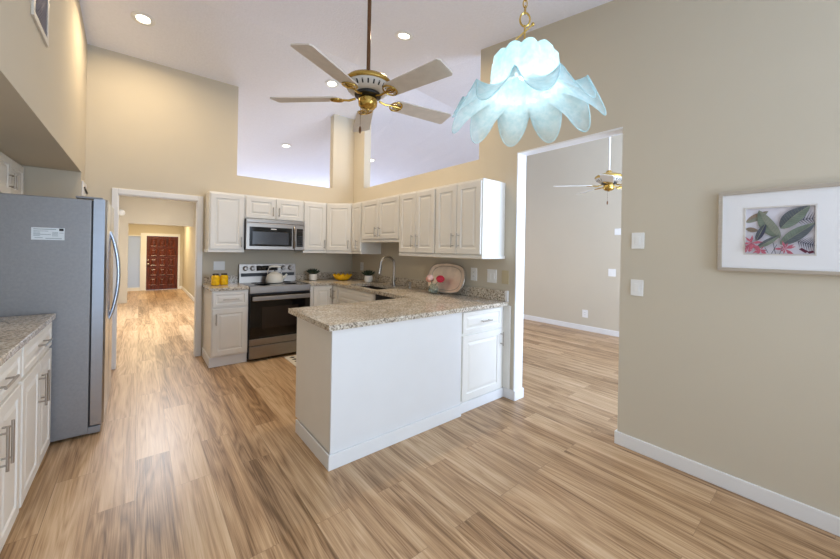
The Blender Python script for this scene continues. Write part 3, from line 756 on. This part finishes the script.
MB().tube([(kx-0.075, ky, kz+0.214), (kx-0.04, ky, kz+0.222), (kx+0.04, ky, kz+0.222), (kx+0.075, ky, kz+0.214)], 0.013, 10).build('handle_grip', 'kettle', h, True)

def succulent(x, y, label, square):
    t = thing('potted_succulent', (x, y, CT), label, 'potted plant', 'small succulents in white pots')
    n = 4 if square else 24
    prof = [(0.040, 0), (0.052, 0.006), (0.060, 0.03), (0.060, 0.075), (0.052, 0.095), (0.046, 0.095), (0.044, 0.085)]
    MB().lathe((x, y, CT+0.0005), prof, 24, f=(lambda a, k: 1+0.04*math.cos(4*a)) if square else None).build('pot', 'pot', t, True)
    MB().lathe((x, y, CT+0.080), [(0.043, 0), (0.043, 0.006), (0.02, 0.010)], 16).build('soil', 'soil', t)
    m = MB()
    for i in range(22):
        a = i*2.4; el = 0.5+0.05*i; L = 0.115-0.0012*i
        d = Vector((math.cos(a)*math.cos(el), math.sin(a)*math.cos(el), math.sin(el)))
        p0 = Vector((x, y, CT+0.085))+Vector((math.cos(a), math.sin(a), 0))*0.012
        m.tube([p0, p0+d*L*0.4, p0+d*L*0.8, p0+d*L], [0.007, 0.014, 0.009, 0.001], 6)
    m.build('leaves', 'leaf', t, True)
succulent(2.02, 4.99, 'dark succulent in a round white pot just right of the range', False)
succulent(2.60, 4.36, 'dark succulent in a white pot between the yellow bowl and the faucet', True)
t = thing('fruit_bowl', (2.40, 4.79, CT), 'yellow fluted bowl on the granite in the kitchen corner', 'bowl')
m = MB(); rings = []; NB = 144
for k, (r, z, q) in enumerate([(0.055, 0.0005, 0), (0.072, 0.004, 0), (0.102, 0.022, 0.3), (0.126, 0.055, 0.7), (0.142, 0.095, 1), (0.137, 0.096, 1), (0.119, 0.056, 0.7), (0.094, 0.028, 0.3), (0.045, 0.012, 0)]):
    row = []
    for i in range(NB):
        a_ = 2*PI*i/NB; lo_ = abs(math.cos(6*a_))**0.7
        row.append(m.bm.verts.new((2.40+r*(1+0.10*q*(lo_-0.6))*math.cos(a_), 4.79+r*(1+0.10*q*(lo_-0.6))*math.sin(a_), CT+z-0.030*q*q*(1-lo_))))
    rings.append(row)
m.skin(rings); m.build('bowl', 'yellow', t, True)

# silver platter leaning on the backsplash
t = thing('platter', (2.69, 2.79, CT), 'oval silver serving platter leaning on the backsplash behind the roses', 'platter')
tilt = math.radians(14)
TC = Vector((2.672, 2.80, CT+0.172)); TU = Vector((0, -1, 0)); TW = Vector((math.sin(tilt), 0, math.cos(tilt))); TN = Vector((-math.cos(tilt), 0, math.sin(tilt)))
def plat(r, k): # superellipse with wavy corners
    out = []
    for i in range(64):
        a = 2*PI*i/64; ca, sa = math.cos(a), math.sin(a)
        e_ = 1/((abs(ca)**2.9+abs(sa)**2.9)**(1/2.9)); wv = 1+(0.015*math.cos(8*a) if k > 2 else 0)
        out.append((ca*e_*0.295*r*wv, sa*e_*0.168*r*wv))
    return out
m = MB(); rings = []
for k, (r, d) in enumerate([(0.72, -0.006), (0.95, 0.0), (1.0, 0.012), (1.0, 0.016), (0.96, 0.015), (0.80, 0.006), (0.74, 0.002), (0.3, 0.001)]):
    rings.append([m.bm.verts.new(TC+TU*u+TW*w+TN*d) for u, w in plat(r, k)])
m.skin(rings); pl = m.build('dish', 'silver', t, True)
m = MB(); pts = [TC+TU*u+TW*w+TN*0.016 for u, w in plat(0.99, 3)]; m.tube(pts, 0.005, 6, closed=True); m.build('beaded_rim', 'nickel', t, True)
m = MB(); m.tube([TC+TU*u+TW*w+TN*0.0065 for u, w in plat(0.80, 0)], 0.003, 6, closed=True); m.build('inner_rim', 'nickel', t, True)

vx, vy = 2.56, 2.885
t = thing('flower_vase', (vx, vy, CT), 'small round clear glass vase holding the roses', 'vase')
MB().lathe((vx, vy, CT+0.0005), [(0.035, 0), (0.05, 0.008), (0.058, 0.04), (0.05, 0.075), (0.036, 0.092), (0.040, 0.104), (0.037, 0.104), (0.033, 0.09), (0.046, 0.072), (0.053, 0.04), (0.045, 0.012)], 28).build('glass', 'clear', t, True)
def rose(dx, dy, z, r, mt, label):
    b = Vector((vx+dx, vy+dy, CT+z))
    t = thing('rose', (vx, vy, CT+0.02), label, 'flower', 'roses in the glass vase')
    MB().tube([(vx+dx*0.05, vy+dy*0.05, CT+0.02), (vx+dx*0.3, vy+dy*0.3, CT+0.10), b], 0.003, 6).build('stem', 'leaf2', t, True)
    m = MB(); m.ball(b, r*0.78, (1, 1, 0.85), 14)
    for ring, (n, rr, el) in enumerate(((3, 0.35, 1.1), (5, 0.6, 0.75), (6, 0.85, 0.35))):
        for i in range(n):
            a = 2*PI*i/n+ring*0.6
            out = Vector((math.cos(a), math.sin(a), 0)); tang = Vector((-out.y, out.x, 0))
            G_ = []
            for u in range(5):
                row = []
                for v in range(5):
                    uu = (u-2)/2; vv = v/4
                    wdt = r*0.62*math.sin(0.35+2.3*vv*0.9)*uu
                    p_ = b + out*(r*rr*(0.25+0.75*math.sin(vv*1.5)) - r*0.25*uu*uu) + tang*wdt + Vector((0, 0, r*(-0.45+1.05*vv*math.sin(el+0.35)) - (0.15*r*vv**3 if ring else 0)))
                    row.append(m.bm.verts.new(p_))
                G_.append(row)
            for u in range(4):
                for v in range(4): m.bm.faces.new((G_[u][v], G_[u+1][v], G_[u+1][v+1], G_[u][v+1]))
    m.build('bloom', mt, t, 'all')
    m = MB()
    for sgn in (-1, 1):
        p0 = b-Vector((0, 0, r*0.6)); dirv = Vector((-0.4*sgn, 0.8*sgn, 0.1)).normalized(); sd_ = dirv.cross(Vector((0, 0, 1)))
        P = [p0, p0+dirv*0.02+sd_*0.011, p0+dirv*0.045+Vector((0, 0, -0.008)), p0+dirv*0.02-sd_*0.011]
        vs = [m.bm.verts.new(q) for q in P]; vs2 = [m.bm.verts.new(q+Vector((0, 0, 0.001))) for q in P]
        m.bm.faces.new(vs); m.bm.faces.new(vs2)
    m.build('leaf', 'leaf2', t)
rose(-0.012, 0.048, 0.158, 0.060, 'pink', 'salmon pink rose, leftmost bloom in the vase')
rose(-0.070, -0.020, 0.180, 0.050, 'palepink', 'pale pink rose, middle bloom in the vase')
rose(0.030, -0.080, 0.165, 0.062, 'red', 'crimson rose, rightmost bloom in the vase')

# woven mat
t = tag(MB().box(1.45, 2.05, 3.3, 4.47, 0.0005, 0.009, 0.003).build('kitchen_mat', 'mat_rug'), 'white and black woven mat on the floor in front of the sink', 'mat')
m = MB()
for k in range(12):
    y = 4.40-0.09*k
    for j in range(6): m.prism([(1.49+0.09*j, y), (1.53+0.09*j, y-0.03), (1.57+0.09*j, y), (1.53+0.09*j, y+0.03)], 0.0088, 0.0096, 'z')
m.build('woven_pattern', 'mat_dark', t)

# ------------------------------------------------------------------ wall plates
def plate(name, label, cat, fr, w, h, style, mt='plate', group=None):
    t = thing(name, fr.o, label, cat, group)
    MB().fbox(fr, -w/2, w/2, -h/2, h/2, 0.0005, 0.007, 0.002).build('cover_plate', mt, t)
    if style == 'outlet':
        for s_ in (-1, 1):
            r = MB().fbox(fr, -0.016, 0.016, s_*0.021-0.013, s_*0.021+0.013, 0.0068, 0.009, 0.001).build('receptacle', mt, t)
            MB().fbox(fr, -0.008, -0.005, s_*0.021-0.005, s_*0.021+0.006, 0.0088, 0.0094).fbox(fr, 0.005, 0.008, s_*0.021-0.005, s_*0.021+0.006, 0.0088, 0.0094).build('slot', 'dark', r)
    elif style:
        n = style
        for k in range(n):
            u = (k-(n-1)/2)*0.046
            MB().fbox(fr, u-0.0165, u+0.0165, -0.033, 0.033, 0.0068, 0.0085).fbox(fr, u-0.014, u+0.014, -0.028, 0.028, 0.0082, 0.0105, 0.001).build('rocker', mt, t)
    return t
RW = lambda y, z: Fr((XR, y, z), (0, -1, 0), (-1, 0, 0))
plate('light_switch', 'white rocker switch on the beige wall, the upper of two left of the picture', 'switch', RW(0.917, 1.499), 0.08, 0.115, 1)
plate('light_switch', 'white rocker switch on the beige wall, the lower of two left of the picture', 'switch', RW(0.918, 1.163), 0.08, 0.115, 1)
plate('outlet', 'white wall outlet right of the silver platter', 'outlet', RW(2.462, 1.158), 0.085, 0.135, 'outlet')
plate('light_switch', 'white double rocker switch between the outlet and the painted blank plate', 'switch', RW(2.222, 1.155), 0.115, 0.135, 2)
plate('blank_plate', 'beige painted blank wall plate beside the white opening trim', 'wall plate', RW(2.057, 1.155), 0.08, 0.13, 0, 'plate_beige')
plate('outlet', 'small white outlet above the backsplash behind the potted succulent near the corner', 'outlet', RW(4.832, 1.125), 0.09, 0.13, 'outlet')
plate('light_switch', 'white double switch plate on the wall above the yellow jars', 'switch', Fr((0.818, YB, 1.15), *BX), 0.13, 0.115, 2)
LW = lambda y, z: Fr((XLIV, y, z), (0, -1, 0), (-1, 0, 0))
plate('thermostat', 'small white thermostat on the living room wall below the ceiling fan', 'thermostat', LW(2.386, 1.774), 0.11, 0.11, 0)
plate('light_switch', 'white switch on the living room wall seen through the opening', 'switch', LW(2.47, 1.075), 0.12, 0.13, 1)
plate('outlet', 'white outlet low on the living room wall above its baseboard', 'outlet', LW(2.916, 0.305), 0.10, 0.14, 'outlet')
t = thing('smoke_alarm', (-0.345, Y1, 2.163), 'small round white alarm on the hall header', 'alarm')
MB().lathe((-0.345, Y1, 2.163), [(0.075, 0), (0.075, 0.02), (0.055, 0.045), (0.02, 0.05)], 24, (0, -1, 0)).build('body', 'plate', t, True)

# ------------------------------------------------------------------ air vent high on the left wall
t = thing('air_vent', (-0.464, 2.92, 2.62), 'grey louvered air vent high on the left wall', 'air vent')
fr = Fr((-0.464, 2.735, 2.621), *LX)
w, h = 0.39, 0.40
m = MB(); b_ = 0.036
m.fbox(fr, 0, w, 0, b_, 0.0005, 0.012, 0.002); m.fbox(fr, 0, w, h-b_, h, 0.0005, 0.012, 0.002); m.fbox(fr, 0, b_, b_, h-b_, 0.0005, 0.012, 0.002); m.fbox(fr, w-b_, w, b_, h-b_, 0.0005, 0.012, 0.002)
m.build('frame', 'vent_frame', t)
MB().fbox(fr, b_, w-b_, b_, h-b_, 0.0005, 0.002).build('backing', 'grille', t)
for k in range(16):
    z = b_+0.01+k*(h-2*b_-0.01)/16
    P = [fr.p(b_, z, 0.003), fr.p(w-b_, z, 0.003), fr.p(w-b_, z+0.004, 0.003), fr.p(b_, z+0.004, 0.003)]
    m = MB(); m.hexa([fr.p(b_, z+0.012, 0.003), fr.p(w-b_, z+0.012, 0.003), fr.p(w-b_, z+0.014, 0.003), fr.p(b_, z+0.014, 0.003), fr.p(b_, z, 0.012), fr.p(w-b_, z, 0.012), fr.p(w-b_, z+0.002, 0.012), fr.p(b_, z+0.002, 0.012)])
    m.build('louver', 'grille', t)

# ------------------------------------------------------------------ framed print
PYc0, PYc1, PZ0, PZ1 = 0.475, -0.075, 1.313, 1.786
fr = Fr((XR, PYc0, PZ0), (0, -1, 0), (-1, 0, 0)); w = PYc0-PYc1; h = PZ1-PZ0
t = thing('framed_print', fr.p(w/2, 0, 0), 'framed botanical print of tropical leaves on the right wall', 'picture')
m = MB(); b_ = 0.02; d_ = 0.03
m.fbox(fr, 0, w, 0, b_, 0.001, d_, 0.002); m.fbox(fr, 0, w, h-b_, h, 0.001, d_, 0.002); m.fbox(fr, 0, b_, b_, h-b_, 0.001, d_, 0.002); m.fbox(fr, w-b_, w, b_, h-b_, 0.001, d_, 0.002)
m.build('frame', 'pframe', t)
au0, au1, aw0, aw1 = 0.115, 0.397, 0.098, 0.372
m = MB()
m.fbox(fr, b_, w-b_, b_, aw0, 0.004, 0.02); m.fbox(fr, b_, w-b_, aw1, h-b_, 0.004, 0.02); m.fbox(fr, b_, au0, aw0, aw1, 0.004, 0.02); m.fbox(fr, au1, w-b_, aw0, aw1, 0.004, 0.02)
m.build('mat_board', 'matboard', t)
m = MB(); q = 0.008
m.fbox(fr, au0, au1, aw0, aw0+q, 0.004, 0.0225, 0.001); m.fbox(fr, au0, au1, aw1-q, aw1, 0.004, 0.0225, 0.001); m.fbox(fr, au0, au0+q, aw0+q, aw1-q, 0.004, 0.0225, 0.001); m.fbox(fr, au1-q, au1, aw0+q, aw1-q, 0.004, 0.0225, 0.001)
m.build('inner_frame', 'pinner', t)
m = MB(); pu0, pu1, pw0, pw1 = au0+q, au1-q, aw0+q, aw1-q
m.fbox(fr, pu0, pu1, pw0, pw1, 0.004, 0.012)
lay = [0.0125]
def poly(pts, mi):
    m.mi = mi; lay[0] += 0.00004
    pts = [(min(max(u, 0.0), 1.0), min(max(v, 0.0), 1.0)) for u, v in pts]
    vs = [m.bm.verts.new(fr.p(pu0+u*(pu1-pu0), pw0+v*(pw1-pw0), lay[0])) for u, v in pts]
    try: m._tag([m.bm.faces.new(vs)])
    except ValueError: pass
def leafshape(a, b, wd, c1, c2, ribs=9, curve=0.0):
    ax, ay = a; bx, by = b; dx, dy = bx-ax, by-ay; L_ = math.hypot(dx, dy); nx, ny = -dy/L_, dx/L_
    def pt(s, o):
        cv = curve*math.sin(PI*s); return (ax+dx*s+nx*(o+cv), ay+dy*s+ny*(o+cv))
    wf = lambda s: wd*max(0.0, math.sin(PI*min(1, max(0, s))**0.85))**0.75
    n = 20
    for side, mi in ((1, c1), (-1, c2)):
        for i in range(n):
            s0, s1 = i/n, (i+1)/n
            poly([pt(s0, 0), pt(s1, 0), pt(s1, side*wf(s1)), pt(s0, side*wf(s0))], mi)
        for i in range(1, ribs):            # veins
            s0 = i/ribs*0.9; q0 = min(1, s0+0.09)
            poly([pt(s0, 0), pt(s0+0.010, 0), pt(q0+0.006, side*wf(q0)*0.95), pt(q0, side*wf(q0)*0.95)], c2 if side == 1 else c1)
    for i in range(8):
        s0, s1 = i/8, (i+1)/8
        poly([pt(s0, -0.005), pt(s1, -0.005), pt(s1, 0.005), pt(s0, 0.005)], 3)
def frond(a, b, wd, mi, n=6):
    ax, ay = a; bx, by = b; dx, dy = bx-ax, by-ay; L_ = math.hypot(dx, dy); ux, uy = dx/L_, dy/L_; nx, ny = -uy, ux
    poly([(ax, ay), (bx, by), (bx+nx*0.008, by+ny*0.008), (ax+nx*0.008, ay+ny*0.008)], mi)
    for i in range(n):
        s = i/n; px, py = ax+dx*s, ay+dy*s; l = wd*(0.5+0.5*math.sin(PI*(0.15+s*0.8)))
        for sg in (-1, 1):
            tx, ty = px+ux*l*0.55+nx*sg*l, py+uy*l*0.55+ny*sg*l
            poly([(px-ux*0.008, py-uy*0.008), (px+ux*0.008, py+uy*0.008), (tx, ty)], mi)
#       1 sage 2 slate 3 olive 4 navy 5 rose 6 tan 7 plum
leafshape((0.0, 0.70), (0.34, 0.93), 0.075, 6, 3, 8)
leafshape((0.0, 0.56), (0.20, 0.50), 0.05, 6, 6, 6)
leafshape((0.52, 0.34), (0.20, 0.96), 0.12, 1, 3, 12, 0.04)
frond((0.76, 0.70), (1.0, 0.74), 0.16, 4); frond((0.78, 0.26), (1.0, 0.18), 0.17, 4, 7)
leafshape((0.53, 0.54), (0.93, 1.0), 0.135, 2, 1, 12, 0.03)
leafshape((0.53, 0.20), (1.0, 0.64), 0.115, 1, 2, 13)
leafshape((0.17, 0.28), (0.31, 0.66), 0.06, 2, 4, 8)
leafshape((0.18, 0.12), (0.53, 0.40), 0.06, 2, 1, 9)
rr = random.Random(3)
for (cx_, cy_, r_, n_) in ((0.10, 0.24, 0.20, 16), (0.24, 0.09, 0.15, 16), (0.60, 0.11, 0.17, 15), (0.04, 0.08, 0.10, 9)):
    for i in range(n_):
        a_ = rr.uniform(0, 2*PI); l = r_*rr.uniform(0.45, 1.0)
        poly([(cx_, cy_), (cx_+l*0.55*math.cos(a_-0.24), cy_+l*0.65*math.sin(a_-0.24)), (cx_+l*math.cos(a_), cy_+l*1.15*math.sin(a_)), (cx_+l*0.55*math.cos(a_+0.24), cy_+l*0.65*math.sin(a_+0.24))], 5)
for (a_, b_2) in (((0.46, 0.0), (0.42, 0.25)), ((0.35, 0.02), (0.30, 0.14)), ((0.52, 0.0), (0.56, 0.16)), ((0.40, 0.0), (0.48, 0.2))):
    poly([a_, (a_[0]+0.010, a_[1]), (b_2[0]+0.010, b_2[1]), b_2], 2)
poly([(0.79, 0.10), (0.83, 0.13), (0.92, 0.06), (0.88, 0.02)], 7); poly([(0.90, 0.05), (0.98, 0.08), (1.0, 0.04), (0.93, 0.01)], 7)
m.build('print', ['paper', 'g1', 'g2', 'g3', 'g4', 'g5', 'g6', 'g7'], t)

# ------------------------------------------------------------------ recessed ceiling lights
def downlight(x, y, label):
    z = cz2(x, y)
    sl = -SLOPE if y > RIDGE_Y else SLOPE
    nrm = Vector((0, sl, -1)).normalized()
    t = thing('recessed_light', (x, y, z), label, 'ceiling light', 'recessed ceiling lights')
    c = Vector((x, y, z))
    MB().lathe(c, [(0.098, -0.004), (0.098, 0.004), (0.088, 0.010), (0.062, 0.010), (0.056, 0.004), (0.056, -0.004)], 32, nrm).build('trim_ring', 'white', t, True)
    MB().lathe(c, [(0.0555, 0.0), (0.0555, 0.0045), (0.04, 0.007)], 32, nrm).build('lens', 'lens', t, True)
    l = area('recessed_lamp', c+nrm*0.02, 0.11, CAN_POWER, CAN_COLOR, (0, 0, -1), spread=math.radians(160))
    l.location = nrm*0.02; l.parent = t
downlight(0.0, 4.455, 'round recessed light in the ceiling above the hall doorway, leftmost in the photo')
downlight(2.026, 4.461, 'round recessed light seen between the left blades of the brass ceiling fan')
downlight(2.063, 2.844, 'round recessed light right of the fan rod, nearest the petal lamp')
downlight(2.129, 6.676, 'round recessed light seen through the left opening above the back cabinets')
downlight(3.96, 6.62, 'round recessed light seen through the opening above the sink cabinets')

# ------------------------------------------------------------------ ceiling fans
def fan(x, y, zblade, R, ang0, rodtop, label, m_blade, m_rod, m_body, broad=0.145, r0=0.205, s=1.0):
    t = thing('ceiling_fan', (x, y, zblade-0.1), label, 'ceiling fan', 'brass ceiling fans')
    c = Vector((x, y, zblade))
    MB().cyl(c+Vector((0, 0, 0.17)), (x, y, rodtop-0.05), 0.013, n=14).build('down_rod', m_rod, t, True)
    MB().lathe((x, y, rodtop), [(0.07, 0.02), (0.07, -0.02), (0.055, -0.06), (0.02, -0.085), (0.016, -0.09)], 24).build('ceiling_canopy', 'brass', t, True)
    MB().lathe(c, [(0.02, 0.185), (0.03, 0.178), (0.045, 0.15), (0.10, 0.14), (0.142, 0.125), (0.160, 0.108), (0.165, 0.095), (0.163, 0.088), (0.15, 0.084)], 40).build('motor_cap', 'brass', t, True)
    b = MB().lathe(c, [(0.150, 0.086), (0.147, 0.065), (0.125, 0.040), (0.09, 0.032)], 40).build('motor_housing', m_body, t, True)
    for k in range(24):
        a = 2*PI*k/24; o = Vector((math.cos(a), math.sin(a), 0)); tg = Vector((-o.y, o.x, 0))
        p0 = c+o*0.130+Vector((0, 0, 0.046)); p1 = c+o*0.147+Vector((0, 0, 0.068))
        q = MB(); q.hexa([p0-tg*0.005-o*0.004, p0+tg*0.005-o*0.004, p0+tg*0.005+o*0.002, p0-tg*0.005+o*0.002, p1-tg*0.005-o*0.004, p1+tg*0.005-o*0.004, p1+tg*0.005+o*0.002, p1-tg*0.005+o*0.002]); q.build('vent_slot', 'dark', b)
    MB().lathe(c, [(0.085, 0.031), (0.09, 0.022), (0.088, 0.012), (0.06, 0.006)], 32).build('flywheel', 'dark', t, True)
    h = MB().lathe(c, [(0.052, 0.006), (0.060, 0.0), (0.065, -0.025), (0.062, -0.05), (0.045, -0.068), (0.014, -0.074), (0.010, -0.082)], 32).build('switch_housing', 'brass', t, True)
    for k in range(5):
        a = math.radians(ang0+72*k); o = Vector((math.cos(a), math.sin(a), 0)); tg = Vector((-o.y, o.x, 0)); pit = math.radians(-12)
        tw = tg*math.cos(pit)+Vector((0, 0, 1))*math.sin(pit); nn = o.cross(tw)
        out = []
        for u, v in ((r0, -broad*0.36), (r0+0.015, -broad*0.42), (R-0.012, -broad*0.5), (R, -broad*0.5+0.012), (R, broad*0.5-0.012), (R-0.012, broad*0.5), (r0+0.015, broad*0.42), (r0, broad*0.36)):
            out.append((u, v))
        q = MB(); A = [q.bm.verts.new(c+o*u+tw*v+nn*0.004) for u, v in out]; B = [q.bm.verts.new(c+o*u+tw*v-nn*0.004) for u, v in out]
        n = len(out); q.bm.faces.new(A); q.bm.faces.new(B[::-1])
        for i in range(n): q.bm.faces.new((A[i], A[(i+1) % n], B[(i+1) % n], B[i]))
        bl = q.build('blade', m_blade, t)
        br = MB()
        br.tube([c+o*0.085, c+o*0.13+Vector((0, 0, -0.012)), c+o*0.175-nn*0.008], 0.008, 8)
        loop = [c+o*(0.215+0.042*math.cos(2*PI*i/20))+tw*(0.050*math.sin(2*PI*i/20))-nn*0.008 for i in range(20)]
        br.tube(loop, 0.0055, 6, closed=True)
        br.tube([c+o*0.175-nn*0.008, c+o*0.215-nn*0.009, c+o*0.256-nn*0.008], 0.006, 6)
        for sg in (-1, 1): br.tube([c+o*0.18-nn*0.008, c+o*0.21+tw*sg*0.022-nn*0.009, c+o*0.25+tw*sg*0.012-nn*0.008], 0.0045, 6)
        br.build('blade_bracket', 'brass', bl, True)
    pc = MB(); px_, py_ = x-0.062, y-0.012
    for i in range(24): pc.ball((px_, py_, zblade-0.04-0.007*i), 0.0028, n=6)
    pc.lathe((px_, py_, zblade-0.22), [(0.004, 0.012), (0.008, 0.0), (0.009, -0.02), (0.005, -0.034)], 10)
    pc.build('pull_chain', 'bronze', h, True)
    return t
FXC, FYC = 1.192, 2.050
fan(FXC, FYC, 2.430, 0.66, -79.5, cz(FYC), 'brass ceiling fan with five pale blades hanging over the peninsula', 'blade', 'bronze', 'fan_white')
lx, ly = 4.6, 1.87
fan(lx, ly, 2.27, 0.66, 128, cz2(lx, ly), 'white and brass ceiling fan in the living room, seen through the opening', 'fan_white', 'fan_white', 'fan_white')

# ------------------------------------------------------------------ petal glass pendant
LXC, LYC = 1.292, 0.885
t = thing('pendant_lamp', (LXC, LYC, 1.95), 'frosted glass petal pendant lamp glowing pale blue on a brass chain', 'pendant lamp')
NP = 10
PROF = [(0.030, 2.255), (0.070, 2.268), (0.108, 2.262), (0.135, 2.235), (0.147, 2.19), (0.146, 2.15), (0.144, 2.122), (0.157, 2.100), (0.188, 2.08), (0.228, 2.055), (0.268, 2.03), (0.302, 2.002)]
def petal_pt(k, a):
    r, z = PROF[k]; s = k/(len(PROF)-1)
    lobe = abs(math.cos(NP*(a-0.17)/2))           # 1 at a petal centre, 0 at a crease
    sm = lobe**0.8
    if k <= 6:
        amp = 0.16*math.sin(PI*min(1, k/5.0)) if k < 5 else 0.10
        r *= 1-0.10*min(1, k/3)+amp*0.9*sm; z += 0.016*sm*(1-k/6)
    else:
        q = (k-6)/(len(PROF)-7)
        r *= 1-0.10+0.10*sm - 0.06*q*(1-sm) + 0.06*q*sm
        z += q*q*(0.105*(1-sm)-0.040*sm)
    return Vector((LXC+r*math.cos(a), LYC+r*math.sin(a), z))
m = MB(); NS = NP*16; ph = 0.23
rings = [[m.bm.verts.new(petal_pt(k, 2*PI*i/NS)) for i in range(NS)] for k in range(len(PROF))]
m.skin(rings, cap=False)
me_o = m.build('shade', 'petal', t, 'all')
# rim bead
rim = MB(); rim.tube([petal_pt(len(PROF)-1, 2*PI*i/NS) for i in range(NS)], 0.0028, 6, closed=True); rim.build('rim', 'petal', me_o, True)
MB().lathe((LXC, LYC, 2.262), [(0.034, -0.01), (0.036, 0.012), (0.02, 0.02), (0.012, 0.03)], 20).build('cap', 'brass', t, True)
MB().lathe((LXC, LYC, 2.215), [(0.018, 0.05), (0.018, 0.012), (0.014, 0.0)], 16).build('socket', 'white', t, True)
MB().ball((LXC, LYC, 2.19), 0.026, (1, 1, 1.3), 16).build('bulb', 'bulb', t, True)
m = MB(); zt = cz(LYC); z = 2.368; k = 0
m.cyl((LXC, LYC, 2.285), (LXC, LYC, 2.395), 0.004, n=8)
m.tube([(LXC+0.022*math.cos(2*PI*i/16)*0.774, LYC-0.022*math.cos(2*PI*i/16)*0.633, 2.42+0.03*math.sin(2*PI*i/16)) for i in range(16)], 0.004, 6, closed=True)
z = 2.462
while z < zt-0.04:
    a = (0.774, -0.633) if k % 2 else (0.633, 0.774)
    m.tube([(LXC+0.009*math.cos(2*PI*i/12)*a[0], LYC+0.009*math.cos(2*PI*i/12)*a[1], z+0.019*math.sin(2*PI*i/12)) for i in range(12)], 0.0025, 5, closed=True)
    z += 0.028; k += 1
m.build('chain', 'brass', t, True)
ba = Vector((0.774, -0.633, 0))
b0 = Vector((LXC, LYC, 2.36))-ba*0.045-Vector((0, 0, 0.035)); b1 = Vector((LXC, LYC, 2.36))+ba*0.035+Vector((0, 0, 0.04))
MB().tube([b0, b1], 0.0035, 8).ball(b1, 0.008).build('cross_bar', 'brass', t, True)
MB().lathe((LXC, LYC, zt), [(0.06, 0.012), (0.06, -0.01), (0.03, -0.035), (0.008, -0.04)], 24).build('ceiling_canopy', 'brass', t, True)
pl = bpy.data.lights.new('pendant_bulb', 'POINT'); pl.energy = PENDANT_POWER; pl.color = (0.76, 0.94, 1.0); pl.shadow_soft_size = 0.04
po = bpy.data.objects.new('pendant_bulb', pl); COL.objects.link(po); po.location = (0, 0, 0.115); po.parent = t
